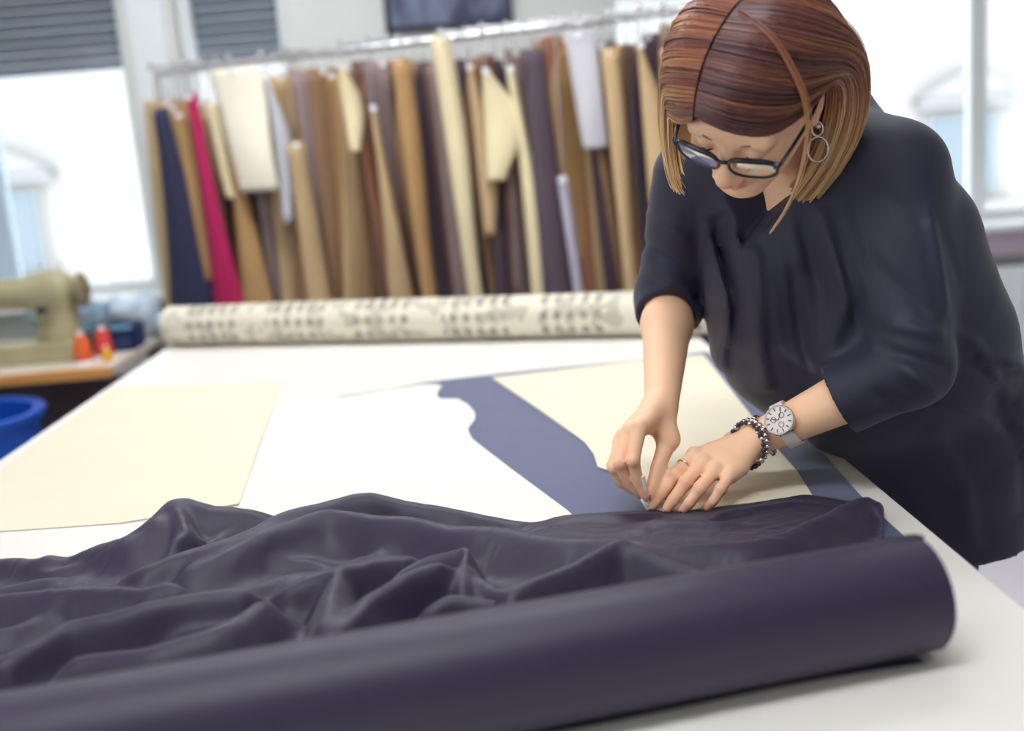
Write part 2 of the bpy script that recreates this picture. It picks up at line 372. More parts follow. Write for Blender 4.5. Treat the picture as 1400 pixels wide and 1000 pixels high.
# building across the street
fac = empty('townhouse', (2.0, 14.0, -6.0), 'pale rendered townhouse across the street with pedimented windows', 'building')
M_fac = mat('render_pale', (146, 146, 145), 0.9); M_trim = mat('stucco_trim', (134, 137, 138), 0.9); M_pane = mat('facade_glass', (98, 112, 122), 0.4)
MB().box((2.0, 16.0, 0.0), (34, 3.6, 12.0)).build('facade', M_fac, fac)
for k in range(8):
    x = -8.9+3.05*k
    for zb in (0.25, -3.4):
        wn = MB().box((x-0.05, 14.17, zb+0.55), (0.95, 0.1, 1.1)).build('window', M_trim, fac)
        MB().box((x-0.26, 14.11, zb+0.55), (0.36, 0.04, 0.95)).build('pane', M_pane, wn); MB().box((x+0.18, 14.11, zb+0.55), (0.36, 0.04, 0.95)).build('pane', M_pane, wn)
        MB().box((x, 14.1, zb-0.13), (1.25, 0.34, 0.14)).build('sill', M_trim, fac)
        MB().box((x, 14.1, zb+1.2), (1.3, 0.3, 0.1)).build('lintel', M_trim, fac)
        MB().add([(x-0.68, 13.92, zb+1.27), (x+0.68, 13.92, zb+1.27), (x, 13.92, zb+1.62), (x-0.68, 14.3, zb+1.27), (x+0.68, 14.3, zb+1.27), (x, 14.3, zb+1.62)], [(0, 1, 2), (3, 5, 4), (0, 3, 4, 1), (1, 4, 5, 2), (2, 5, 3, 0)]).build('pediment', M_trim, fac)
for z in (-1.2, 3.2): MB().box((2.0, 14.12, z), (34, 0.24, 0.22)).build('cornice', M_trim, fac)

# ================================================================ TABLE AND WHAT LIES ON IT
TZ = 0.90
M_table = mat('table_laminate', (238, 233, 225), 0.33, var=0.015, vscale=3)
tb = empty('cutting_table', (-0.205, 1.9, 0), 'large white laminate cutting table the woman leans over', 'table')
MB().box((-0.205, 1.9, TZ-0.018), (1.486, 2.9, 0.036)).build('tabletop', M_table, tb, bevel=0.003)
MB().box((-0.205, 1.9, TZ-0.085), (1.36, 2.7, 0.09)).build('apron', M_white, tb)
for x in (-0.86, 0.45):
    for y in (0.56, 1.9, 3.24): MB().box((x, y, 0.43), (0.07, 0.07, 0.86)).build('leg', M_white, tb, bevel=0.004)

M_paperw = mat('pattern_paper_white', (230, 227, 216), 0.75, var=0.012, vscale=5)
M_paperc = mat('pattern_paper_cream', (230, 221, 196), 0.8, var=0.02, vscale=5)
M_paperc2 = mat('pattern_card_cream', (230, 219, 194), 0.75, var=0.02, vscale=6)
M_blue = mat('blue_suiting', (82, 89, 122), 0.75, var=0.04, vscale=14, bump=0.15, bscale=900, sheen=0.35)
def sheet(name, poly, z, t, m, wave=0.0, **kw):
    """flat sheet cut to an outline, filled with a fine grid so that it can lie slightly uneven"""
    bm = bmesh.new(); vs = [bm.verts.new((x, y, 0)) for x, y in poly]; bm.faces.new(vs)
    bmesh.ops.triangulate(bm, faces=bm.faces)
    for _ in range(4):
        es = [e for e in bm.edges if e.calc_length() > 0.09]
        if es: bmesh.ops.subdivide_edges(bm, edges=es, cuts=1)
        bmesh.ops.triangulate(bm, faces=[f for f in bm.faces if len(f.verts) > 3])
    for v in bm.verts:
        v.co.z = z+wave*(0.5+0.5*math.sin(v.co.x*9+1.3*math.sin(v.co.y*5))*math.cos(v.co.y*7+v.co.x*3))
    r = bmesh.ops.extrude_face_region(bm, geom=list(bm.faces))
    for e in r['geom']:
        if isinstance(e, bmesh.types.BMVert): e.co.z += t
    bmesh.ops.recalc_face_normals(bm, faces=bm.faces)
    me = bpy.data.meshes.new(name); bm.to_mesh(me); bm.free(); me.materials.append(m)
    return put(bpy.data.objects.new(name, me), None, **kw)
sheet('fabric_layer', [(-0.405, 2.335), (-0.33, 2.365), (-0.227, 2.388), (-0.147, 2.437), (0.037, 2.463), (0.344, 2.483), (0.515, 2.512), (0.523, 2.191), (0.512, 1.628), (0.498, 1.405), (0.498, 1.25), (-0.40, 1.25)], TZ+0.0004, 0.0010, M_blue,
      label='slate blue suiting cloth laid flat on the table under the patterns', cat='fabric')
sheet('paper_pattern', [(-0.485, 2.55), (-0.455, 2.43), (-0.388, 2.362), (-0.321, 2.344), (-0.226, 2.371), (-0.146, 2.405), (-0.118, 2.392), (-0.104, 2.367), (-0.112, 2.33), (-0.113, 2.28), (-0.106, 2.247), (-0.068, 2.232), (-0.047, 2.173), (-0.033, 2.10), (-0.033, 2.048), (-0.046, 1.99), (-0.046, 1.964), (-0.039, 1.906), (0.024, 1.698), (0.094, 1.481), (0.114, 1.40), (0.0, 1.33), (-0.375, 1.36), (-0.40, 1.62)], TZ+0.0022, 0.0008, M_paperw, wave=0.001,
      label='white paper pattern with a curved notch between cream sheet and blue cloth', cat='pattern')
sheet('card_pattern', [(0.007, 2.413), (0.095, 2.071), (0.145, 1.862), (0.155, 1.818), (0.162, 1.743), (0.16, 1.669), (0.173, 1.649), (0.201, 1.507), (0.203, 1.452), (0.246, 1.431), (0.319, 1.439), (0.436, 1.447), (0.448, 1.56), (0.453, 1.702), (0.498, 2.469), (0.34, 2.46)], TZ+0.0024, 0.0012, M_paperc2, wave=0.0008,
      label='cream pattern piece on blue cloth under the woman\'s hands', cat='pattern')
sheet('paper_sheet', [(-0.493, 2.585), (-0.403, 1.644), (-0.574, 1.604), (-0.761, 1.615), (-0.90, 1.63), (-0.93, 2.69), (-0.81, 2.664)], TZ+0.0008, 0.0009, M_paperc, wave=0.002,
      label='plain cream paper sheet on the left side of the table', cat='paper')

# ---- crumpled dark cloth: a heightfield of long folds
RIDGES = [
(0.045, [(-0.589, 1.436, 0.02), (-0.508, 1.424, 0.04), (-0.472, 1.46, 0.055), (-0.445, 1.5, 0.068), (-0.395, 1.494, 0.05), (-0.345, 1.502, 0.045)]),
(0.04, [(-0.449, 1.317, 0.035), (-0.338, 1.367, 0.05), (-0.28, 1.423, 0.055), (-0.175, 1.47, 0.056), (-0.124, 1.456, 0.045), (-0.044, 1.441, 0.03), (0.024, 1.403, 0.02)]),
(0.034, [(-0.383, 1.313, 0.04), (-0.309, 1.367, 0.055), (-0.237, 1.406, 0.06), (-0.179, 1.399, 0.055), (-0.033, 1.32, 0.05), (0.081, 1.252, 0.045), (0.184, 1.23, 0.04), (0.27, 1.223, 0.036), (0.347, 1.249, 0.036), (0.477, 1.336, 0.032)]),
(0.03, [(0.105, 1.423, 0.014), (0.243, 1.412, 0.012), (0.309, 1.394, 0.01), (0.428, 1.425, 0.006)]),
(0.028, [(-0.6, 1.244, 0.042), (-0.503, 1.241, 0.045), (-0.418, 1.216, 0.05), (-0.376, 1.223, 0.055)]),
(0.03, [(-0.52, 1.053, 0.045), (-0.474, 1.115, 0.052), (-0.395, 1.142, 0.06), (-0.296, 1.166, 0.055)]),
(0.032, [(-0.435, 1.044, 0.045), (-0.369, 1.045, 0.05), (-0.307, 1.07, 0.056), (-0.274, 1.118, 0.062)]),
(0.03, [(-0.246, 1.178, 0.045), (-0.183, 1.182, 0.062), (-0.112, 1.241, 0.05)]),
(0.022, [(-0.183, 1.182, 0.062), (-0.194, 1.068, 0.05)]),
(0.03, [(-0.182, 1.059, 0.045), (-0.151, 1.106, 0.058), (-0.069, 1.151, 0.072)]),
(0.02, [(-0.121, 1.174, 0.052), (-0.084, 1.213, 0.06), (-0.04, 1.206, 0.072)]),
(0.022, [(-0.088, 1.063, 0.05), (-0.057, 1.085, 0.06), (-0.019, 1.083, 0.055)]),
(0.026, [(-0.03, 1.174, 0.048), (0.006, 1.123, 0.048), (0.081, 1.159, 0.052), (0.136, 1.193, 0.06)]),
(0.03, [(0.136, 1.194, 0.058), (0.216, 1.135, 0.04)]),
(0.03, [(-0.687, 1.447, 0.025), (-0.629, 1.411, 0.025), (-0.62, 1.418, 0.03)]),
(0.018, [(-0.041, 1.205, 0.068), (-0.052, 1.132, 0.05)]),
(0.022, [(-0.445, 1.499, 0.066), (-0.421, 1.416, 0.05), (-0.43, 1.39, 0.045)])
]
M_navy = mat('plum_navy_wool', (40, 30, 58), 0.5, var=0.04, vscale=30, bump=0.10, bscale=1400, sheen=0.12)
def seg_d(P, a, b):
    ab = b[:2]-a[:2]; t = np.clip(((P-a[:2])@ab)/(ab@ab+1e-12), 0, 1)
    return np.linalg.norm(P-a[:2]-t[:, None]*ab, axis=1), a[2]+(b[2]-a[2])*t
def make_crumple():
    # outline: far edge (wavy) to the roll
    far = catmull([(-1.0, 1.50), (-0.70, 1.47), (-0.62, 1.45), (-0.55, 1.47), (-0.47, 1.53), (-0.40, 1.545), (-0.33, 1.53), (-0.20, 1.53), (-0.08, 1.50), (0.03, 1.44), (0.10, 1.455), (0.20, 1.447), (0.24, 1.430), (0.30, 1.428), (0.36, 1.440), (0.43, 1.447), (0.485, 1.40), (0.508, 1.37)], 420)
    nu, nv = 250, 100
    u0 = far[np.linspace(0, len(far)-1, nu).astype(int)]
    xs_ = np.linspace(-0.93, 0.385, nu); near = np.stack([xs_, 1.012+0.196*(xs_-0.507)+0.061], 1)
    t = np.linspace(0, 1, nv)[:, None, None]
    P = (u0[None]*(1-t)+near[None]*t).reshape(-1, 2)
    # lofty base of the heap
    x, y = P[:, 0], P[:, 1]
    base = 0.013+0.006*np.sin(7*x+2.0*np.sin(5*y))*np.cos(9*y+3*x)
    # domain warp so that the folds wander
    wx = 0.010*np.sin(23*y+5*x)+0.006*np.sin(51*x+17*y); wy = 0.010*np.sin(19*x+7*y)+0.005*np.sin(43*x-21*y)
    Pw = P+np.stack([wx, wy], 1)*0.6
    h = base.copy()
    def smax(a, b_, k): m = np.clip(0.5+0.5*(a-b_)/k, 0, 1); return b_*(1-m)+a*m+k*m*(1-m)
    fr = random.Random(14); extra = []
    for k in range(30):      # lesser folds between the main ones, mostly running with the cloth
        cx, cy = fr.uniform(-0.85, 0.30), fr.uniform(1.08, 1.43); an = fr.gauss(0.35, 0.35) if cx < 0 else fr.gauss(-0.05, 0.25); l = fr.uniform(0.10, 0.26); hh = fr.uniform(0.016, 0.034) if cx < 0.05 else fr.uniform(0.012, 0.02)
        bend = fr.uniform(-0.03, 0.03); dx, dy = math.cos(an)*l/2, math.sin(an)*l/2
        extra.append((fr.uniform(0.012, 0.020), [(cx-dx, cy-dy, hh*0.3), (cx-dx*.4-bend*math.sin(an), cy-dy*.4+bend, hh), (cx+dx*.4-bend*math.sin(an), cy+dy*.4+bend, hh*0.9), (cx+dx, cy+dy, hh*0.3)]))
    for ri, (w, pts) in enumerate(RIDGES+extra):
        pts = np.array(pts); best = np.full(len(P), -0.03)
        # which side of the fold is the steep one
        L_ = np.r_[0, np.cumsum(np.linalg.norm(np.diff(pts[:, :2], axis=0), axis=1))]; tot = L_[-1]
        for si, (a, b) in enumerate(zip(pts[:-1], pts[1:])):
            ab = b[:2]-a[:2]; l2 = ab@ab+1e-12; tt = ((Pw-a[:2])@ab)/l2; t_ = np.clip(tt, 0, 1)
            r_ = Pw-a[:2]-t_[:, None]*ab; d = np.linalg.norm(r_, axis=1); sgn = np.sign(r_[:, 0]*ab[1]-r_[:, 1]*ab[0])
            ww = w*np.where(sgn*(1 if ri % 2 else -1) > 0, 0.55, 1.0)
            hg = a[2]+(b[2]-a[2])*t_
            e = np.sqrt((d/ww)**2+0.12)-0.346
            val = (hg+0.006)*np.exp(-0.95*e**1.5)-0.004*np.clip(d/ww-1.5, 0, 2)
            best = np.maximum(best, val)
        h = smax(h, best, 0.006)
    # fine tension creases fanning between the folds
    cre = 0.0022*np.abs(np.sin(26*(y+0.42*x)+2.5*np.sin(7*x+1.0)+1.2*np.sin(13*x-9*y)))**0.6+0.0006*np.sin(75*(y-0.30*x)+4*np.sin(5*x+9*y))
    h = h+(cre-0.0015)*np.clip((h-0.01)/0.02, 0.1, 1)
    hg_ = h.reshape(nv, nu)
    for _ in range(1):
        hg_ = 0.5*hg_+0.25*(np.roll(hg_, 1, 0)+np.roll(hg_, -1, 0)); hg_ = 0.5*hg_+0.25*(np.roll(hg_, 1, 1)+np.roll(hg_, -1, 1))
    h = hg_.ravel()
    ed = np.tile(np.linspace(0, 1, nv)[:, None], (1, nu)).reshape(-1)
    dist = ed*0.4
    h = np.where(dist < 0.03, 0.0045+(h-0.0045)*np.sqrt(np.clip(dist/0.03, 0, 1)), h)
    xr = np.clip((0.51-x)/0.03, 0, 1); h = 0.004+(h-0.004)*xr**0.5
    h = np.maximum(h, 0.0042)
    G = np.column_stack([x, y, TZ+h]).reshape(nv, nu, 3)
    # let the cloth settle: slightly longer than its space, it buckles into natural folds
    X = G.copy(); R_ = np.random.default_rng(3); X[:, :, 2] += R_.normal(0, 0.0006, (nv, nu)); Xp = X.copy()
    def edges(dv, du):
        A = X[:nv-dv, max(0, -du):nu-max(0, du)]; Bq = X[dv:, max(0, du):nu+min(0, du)]; return np.linalg.norm(Bq-A, axis=2)
    cons = [(0, 1, 1.02, 1.0), (1, 0, 1.035, 1.0), (1, 1, 1.028, 0.5), (1, -1, 1.028, 0.5), (0, 2, 1.018, 0.5), (2, 0, 1.03, 0.5), (0, 5, 1.014, 0.35), (5, 0, 1.022, 0.35)]
    rest = [edges(dv, du)*f for dv, du, f, _ in cons]
    pin = np.zeros((nv, nu), bool); pin[0] = True; pin[-1] = True; pin[:, 0] = True; pin[:, -1] = True; wgt = np.where(pin, 0.0, 1.0)[:, :, None]
    home = G.copy()
    for it in range(90):
        vel = (X-Xp)*0.86; Xp = X.copy(); X = X+wgt*vel; X[:, :, 2] -= wgt[:, :, 0]*0.00022
        for _ in range(2):
            for (dv, du, f, st), L0 in zip(cons, rest):
                sA = (slice(0, nv-dv), slice(max(0, -du), nu-max(0, du))); sB = (slice(dv, nv), slice(max(0, du), nu+min(0, du)))
                d = X[sB]-X[sA]; l = np.linalg.norm(d, axis=2)+1e-9; c = (0.25*st*(l-L0)/l)[:, :, None]*d
                D_ = np.zeros_like(X); D_[sA] += c; D_[sB] -= c; X = X+wgt*D_
            X[:, :, 2] = np.maximum(X[:, :, 2], TZ+0.0045)
        X = X+wgt*(home-X)*0.03
    G = X
    for _ in range(1):
        Sg = G.copy(); Sg[1:-1, 1:-1] = 0.5*G[1:-1, 1:-1]+0.125*(G[:-2, 1:-1]+G[2:, 1:-1]+G[1:-1, :-2]+G[1:-1, 2:]); G = Sg
    bot = G.copy(); bot[:, :, 2] -= 0.0012
    V = np.vstack([G.reshape(-1, 3), bot.reshape(-1, 3)]); N = nu*nv
    i = np.arange(nv-1)[:, None]*nu+np.arange(nu-1)[None]; i = i.ravel()
    Q = np.stack([i, i+nu, i+nu+1, i+1], 1); Q2 = Q[:, ::-1]+N
    def rim(idx): a, b = idx[:-1], idx[1:]; return np.stack([a, b, b+N, a+N], 1)
    Q = np.vstack([Q, Q2, rim(np.arange(nu)), rim(np.arange(nu)[::-1]+(nv-1)*nu), rim(np.arange(nv)[::-1]*nu), rim(np.arange(nv)*nu+nu-1)])
    o = raw_mesh('crumpled_fabric', V, Q, M_navy, label='crumpled dark navy cloth heaped behind the big fabric roll', cat='fabric')
    o.modifiers.new('smooth', 'SUBSURF').levels = 1; o.modifiers['smooth'].render_levels = 1
make_crumple()

# ---- big fabric roll in the foreground: wound layers with a loose outer edge
def spiral_roll(name, A, B, r, turns, m, m_end, label, cat, core_r, flap=0.0, bulge=0.0, seedv=0.0):
    A = np.array(A, float); B = np.array(B, float); ax = nrm(B-A); L = np.linalg.norm(B-A)
    up = np.array([0, 0, 1.0]); sd = np.cross(ax, up)
    root = empty(name, tuple((A+B)/2-np.array([0, 0, r])), label, cat)
    n = 96; k = 40; vs = []
    for i in range(k+1):
        f = i/k
        for j in range(n):
            a = 2*math.pi*j/n
            rr = r*(1+bulge*math.sin(5*f+seedv)*math.sin(2*a+f*3)-0.012*((a/(2*math.pi)+0.62) % 1.0))
            vs.append(A+ax*L*f+rr*(math.cos(a)*up+math.sin(a)*sd))
    fs = [(i*n+j, i*n+(j+1) % n, (i+1)*n+(j+1) % n, (i+1)*n+j) for i in range(k) for j in range(n)]
    MB().add(vs, fs).build('outer_layer', m, root, smooth=True)
    for s_, P, d in ((0, A, -1), (1, B, 1)):   # wound end: a spiral strip
        mb = MB(); pts = []
        N = int(turns*40)
        for q_ in range(N+1):
            a = 2*math.pi*turns*q_/N; rr = core_r+(r*0.985-core_r)*q_/N
            pts.append((rr, a))
        vv = []
        for rr, a in pts:
            dirv = math.cos(a)*up+math.sin(a)*sd
            th = (r-core_r)/turns*0.42
            for e, off in ((-1, -0.02), (-1, 0.0015+0.002*math.sin(a*0.7)), (1, 0.0015+0.002*math.sin(a*0.7)), (1, -0.02)):
                vv.append(P+dirv*(rr+e*th)+ax*d*off)
        ff = []
        for q_ in range(N):
            for c in range(3): ff.append((q_*4+c, q_*4+c+1, (q_+1)*4+c+1, (q_+1)*4+c))
        MB().add(vv, ff).build('wound_end', m_end, root, smooth='auto')
        MB().lathe([(core_r*0.75, -0.05), (core_r, -0.05), (core_r, 0.0), (core_r*0.75, 0.0), (core_r*0.75, -0.04)], P, ax*d, 24).build('core_tube', mat('core_cardboard', (176, 140, 100), 0.8), root, smooth='auto')
    if flap:
        fl = MB(); n2 = 60; vv = []
        for i in range(n2+1):
            f = i/n2; base = A+ax*(L*(0.02+0.965*f))-up*(r-0.0015)
            wdt = flap*(1+0.25*math.sin(7*f)+0.12*math.sin(19*f))
            for e in range(6): vv.append(base-sd*(-wdt*(e/5))*1.0+up*(0.0005+0.0016*math.sin(9*f+e)*e/5*0.5))
        ff = [(i*6+e, i*6+e+1, (i+1)*6+e+1, (i+1)*6+e) for i in range(n2) for e in range(5)]
        o = fl.add(vv, ff).build('loose_edge', m, root, smooth=True)
        md = o.modifiers.new('thickness', 'SOLIDIFY'); md.thickness = 0.001
    return root
dA = np.array([math.cos(0.194), math.sin(0.194), 0])
RB = np.array([0.487, 1.008, TZ+0.0575])-dA*0.085
spiral_roll('fabric_roll', RB-dA*1.30, RB, 0.056, 9, M_navy, M_navy, 'thick roll of dark navy cloth lying across the front of the table', 'fabric roll', 0.018, flap=0.03)

def tooth_mat():
    m = bpy.data.materials.new('houndstooth_print'); m.use_nodes = True; nt = m.node_tree; b = nt.nodes['Principled BSDF']; L = nt.links.new
    tc = nt.nodes.new('ShaderNodeTexCoord'); mp = nt.nodes.new('ShaderNodeMapping'); mp.inputs['Rotation'].default_value = (0, 0, 0.35)
    L(tc.outputs['Object'], mp.inputs[0])
    def N(t, **k):
        n = nt.nodes.new(t)
        for a, v in k.items(): setattr(n, a, v)
        return n
    sep = N('ShaderNodeSeparateXYZ'); L(mp.outputs[0], sep.inputs[0])
    def math_(op, a, bv):
        n = N('ShaderNodeMath', operation=op)
        for i, v in enumerate((a, bv)):
            if v is None: continue
            if isinstance(v, (int, float)): n.inputs[i].default_value = v
            else: L(v, n.inputs[i])
        return n.outputs[0]
    # repeat of checks along the roll and around it, grouped in bands
    sx = math_('SINE', math_('MULTIPLY', sep.outputs[0], 2*math.pi/0.036), None)
    sz = math_('SINE', math_('MULTIPLY', sep.outputs[2], 2*math.pi/0.040), None)
    band = math_('SINE', math_('MULTIPLY', sep.outputs[0], 2*math.pi/0.27), None)
    chk = math_('GREATER_THAN', math_('ADD', sx, sz), 0.45)
    bnd = math_('GREATER_THAN', band, -0.55)
    fac = math_('MULTIPLY', chk, bnd)
    ns = N('ShaderNodeTexNoise'); ns.inputs['Scale'].default_value = 14; L(tc.outputs['Object'], ns.inputs[0])
    fac2 = math_('MULTIPLY', fac, math_('MULTIPLY', ns.outputs['Fac'], 1.7))
    mx = N('ShaderNodeMix', data_type='RGBA'); mx.inputs[6].default_value = lin((224, 218, 198))+(1,); mx.inputs[7].default_value = lin((150, 144, 132))+(1,)
    L(fac2, mx.inputs[0])
    n3 = N('ShaderNodeTexNoise'); n3.inputs['Scale'].default_value = 22; n3.inputs['Detail'].default_value = 1; L(tc.outputs['Object'], n3.inputs[0])
    mx2 = N('ShaderNodeMix', data_type='RGBA'); mx2.inputs[7].default_value = lin((168, 162, 146))+(1,)
    L(math_('MULTIPLY', math_('GREATER_THAN', n3.outputs['Fac'], 0.54), 0.6), mx2.inputs[0]); L(mx.outputs[2], mx2.inputs[6]); L(mx2.outputs[2], b.inputs['Base Color']); b.inputs['Roughness'].default_value = 0.85
    return m
M_tooth = tooth_mat()
spiral_roll('patterned_fabric_roll', (-0.93, 3.275, TZ+0.0605), (0.60, 2.715, TZ+0.0605), 0.059, 7, M_tooth, mat('cream_cloth_edge', (205, 195, 168), 0.9), 'cream and grey checked fabric roll at the far end of the table', 'fabric roll', 0.02, bulge=0.03, seedv=1.0)

# ================================================================ RAIL WITH HANGING PATTERN PIECES
RZ = 1.777
rail0 = np.array([-1.22, 4.36, RZ]); rail1 = np.array([1.02, 3.42, RZ]); rdir = nrm(rail1-rail0)
RA, RE = rail0.copy(), rail1.copy()
def rail_pt(t): return RA+(RE-RA)*t
rail0 = rail_pt(0.03)
rk = empty('clothes_rail', tuple((rail0+rail1)/2-np.array([0, 0, RZ])), 'long chrome clothes rail hung with brown pattern pieces by the windows', 'clothes rail')
MB().tube([rail0, rail1], 0.014, 14).build('rail', M_chrome, rk, smooth='auto')
for P in (rail0, rail1):
    MB().tube([P-np.array([0, 0, RZ-0.06]), P+np.array([0, 0, 0.02])], 0.013, 12).build('post', M_chrome, rk, smooth='auto')
    pd = np.array([-rdir[1], rdir[0], 0])
    MB().tube([P*[1, 1, 0]+[0, 0, 0.06]-pd*0.2, P*[1, 1, 0]+[0, 0, 0.06]+pd*0.17], 0.014, 10).build('foot_bar', M_chrome, rk, smooth='auto')
    for s_ in (-0.19, 0.16): MB().lathe([(0.0, -0.012), (0.026, -0.012), (0.028, 0), (0.026, 0.012), (0.0, 0.012)], P*[1, 1, 0]+[0, 0, 0.029]+pd*s_, rdir, 16).build('castor', M_dark, rk, smooth='auto')
MB().tube([rail0*[1, 1, 0]+[0, 0, 0.06], rail1*[1, 1, 0]+[0, 0, 0.06]], 0.012, 10).build('floor_bar', M_chrome, rk, smooth='auto')

PAL = {'tan': (190, 162, 122), 'ochre': (176, 138, 92), 'brown': (150, 116, 86), 'umber': (112, 84, 72), 'plum': (84, 68, 80), 'mauve': (150, 130, 128), 'cream': (226, 212, 172),
       'white': (240, 233, 212), 'navy': (44, 44, 74), 'red': (176, 22, 84), 'grey': (196, 194, 200), 'rust': (158, 108, 84), 'night': (42, 52, 88), 'lilac': (178, 172, 188)}
NAMEC = {'tan': 'tan', 'ochre': 'ochre', 'brown': 'brown', 'umber': 'dark brown', 'plum': 'plum brown', 'mauve': 'mauve grey', 'cream': 'cream', 'white': 'white', 'navy': 'navy', 'red': 'crimson', 'grey': 'pale grey', 'rust': 'rust brown', 'night': 'midnight blue', 'lilac': 'lilac grey'}
def profile(shape, L, w):
    """left and right outline of a pattern piece from top (0) to bottom (1)"""
    n = 22; t = np.linspace(0, 1, n)
    if shape == 'panel': l = -w*(0.55+0.45*t); r = w*(0.5+0.5*t)
    elif shape == 'strip': l = -w*0.5+0*t; r = w*0.5+w*0.12*np.sin(6*t)
    elif shape == 'trouser': l = -w*(0.55+0.15*np.sin(3*t)-0.2*t); r = w*(0.5+0.5*np.exp(-((t-0.28)/0.1)**2)-0.25*t)
    elif shape == 'sleeve': l = -w*(0.25+0.75*np.sqrt(np.clip(t/0.25, 0, 1))-0.35*t); r = w*(0.25+0.75*np.sqrt(np.clip(t/0.25, 0, 1))-0.35*t)
    elif shape == 'bodice': l = -w*(0.7+0*t); r = w*(0.35+0.65*np.clip((t-0.18)/0.3, 0, 1)**0.5+0.0*t)
    elif shape == 'flare': l = -w*(0.22+0.78*t**1.6); r = w*(0.22+0.78*t**1.6)
    elif shape == 'curve': l = -w*(0.15+0.5*t); r = w*(0.1+0.9*np.sin(np.pi*np.clip(t, 0, 1))**1.3)
    elif shape == 'rect': l = -w*(1-0.35*t); r = w*(1.0-0.05*t)
    return t, l, r
used_lab = {}
def piece(t, colr, shape, L, w, yaw, drop=0.05, curl=0.02, lab=None, sway=0.0, arm=0.0):
    R0 = rail_pt(t); fwd = np.array([rdir[1], -rdir[0], 0]); P = R0+fwd*arm; root = empty('pattern_piece', tuple(P-np.array([0, 0, drop+L])), lab, 'pattern', 'pattern pieces hanging on the rail')
    m = mat('card_'+colr, PAL[colr], 0.85, var=0.07, vscale=5)
    base = math.atan2(rdir[1], rdir[0])+yaw; d = np.array([math.cos(base), math.sin(base), 0]); nn = np.array([-d[1], d[0], 0])
    tt, l, r = profile(shape, L, w); n = len(tt); C_ = 7; vs = []
    for side in (0, 1):
        for i in range(n):
            for j in range(C_):
                f = j/(C_-1); x = l[i]+(r[i]-l[i])*f
                off = curl*(2*f-1)**2+0.012*math.sin(5*tt[i]+9*t*7)*f+(0.0013 if side else -0.0013)
                vs.append(P+d*x+nn*off+rdir*(sway*tt[i])-np.array([0, 0, drop+L*tt[i]]))
    N = n*C_; fs = []
    for i in range(n-1):
        for j in range(C_-1):
            a = i*C_+j; fs.append((a, a+1, a+C_+1, a+C_)); fs.append((N+a, N+a+C_, N+a+C_+1, N+a+1))
    ring = [j for j in range(C_)]+[i*C_+C_-1 for i in range(1, n)]+[(n-1)*C_+j for j in range(C_-2, -1, -1)]+[i*C_ for i in range(n-2, 0, -1)]
    for a, b in zip(ring, ring[1:]+ring[:1]): fs.append((a, b, N+b, N+a))
    MB().add(vs, fs).build('sheet', m, root, smooth=True)
    if arm: MB().tube([R0+[0, 0, 0.016], R0+fwd*(arm+0.012)+[0, 0, 0.004], R0+fwd*(arm+0.014)+[0, 0, 0.02]], 0.005, 8).build('arm', M_chrome, root, smooth='auto')
    hp = []
    for k in range(9):
        a = math.pi*(-0.15+1.15*k/8); hp.append(P+np.cross(rdir, [0, 0, 1])*0.019*math.cos(a)+np.array([0, 0, 0.019*math.sin(a)]))
    hp.append(P-np.array([0, 0, drop*0.5])); hp.append(P-np.array([0, 0, drop+0.012]))
    MB().tube(hp, 0.0028, 6).build('hook', M_chrome, root, smooth=True)
    MB().lathe([(0.0, -0.004), (0.011, -0.004), (0.011, 0.004), (0.0, 0.004)], P-np.array([0, 0, drop+0.012]), nn, 12).build('eyelet', M_white, root)
    return root
def px2t(x):   # place along the rail, from its left end (0) to its right end (1)
    return x
# special pieces that stand out
piece(0.075, 'navy', 'flare', 1.06, 0.17, 0.1, 0.14, 0.03, 'long navy flared pattern piece near the left end of the rail', 0.05, arm=0.17)
piece(0.135, 'red', 'flare', 1.05, 0.085, 0.25, 0.10, 0.02, 'crimson flared pattern piece hanging beside the navy one', 0.07, arm=0.17)
piece(0.215, 'white', 'rect', 0.43, 0.10, 0.05, 0.03, 0.015, 'short wide white pattern piece hanging flat toward the room', 0.03, arm=0.17)
piece(0.042, 'tan', 'panel', 1.0, 0.15, 0.8, 0.10, 0.03, 'outermost tan pattern piece at the window end of the rail', 0.04)
piece(0.545, 'cream', 'strip', 1.0, 0.062, 0.6, 0.0, 0.03, 'long pale cream strip hanging from the very top of the rail', 0.06, arm=0.15)
piece(0.605, 'cream', 'curve', 0.36, 0.085, 0.25, 0.12, 0.02, 'cream piece with a bulging curved edge halfway along the rail', 0.03, arm=0.16)
piece(0.635, 'cream', 'flare', 0.80, 0.06, 0.35, 0.12, 0.02, 'cream flared piece ending above the checked roll', 0.08, arm=0.13)
piece(0.735, 'grey', 'rect', 0.36, 0.05, 0.1, 0.04, 0.02, 'short pale grey piece standing in for bright wall through a gap', 0.02, arm=0.15)  # added in place of the bright wall showing between the hanging pieces
piece(0.885, 'night', 'panel', 1.05, 0.10, 0.5, 0.10, 0.02, 'midnight blue piece at the right end of the row behind the woman', 0.02)
piece(0.925, 'lilac', 'panel', 1.0, 0.10, 0.35, 0.06, 0.02, 'last lilac grey piece of the row beside the woman\'s hair')
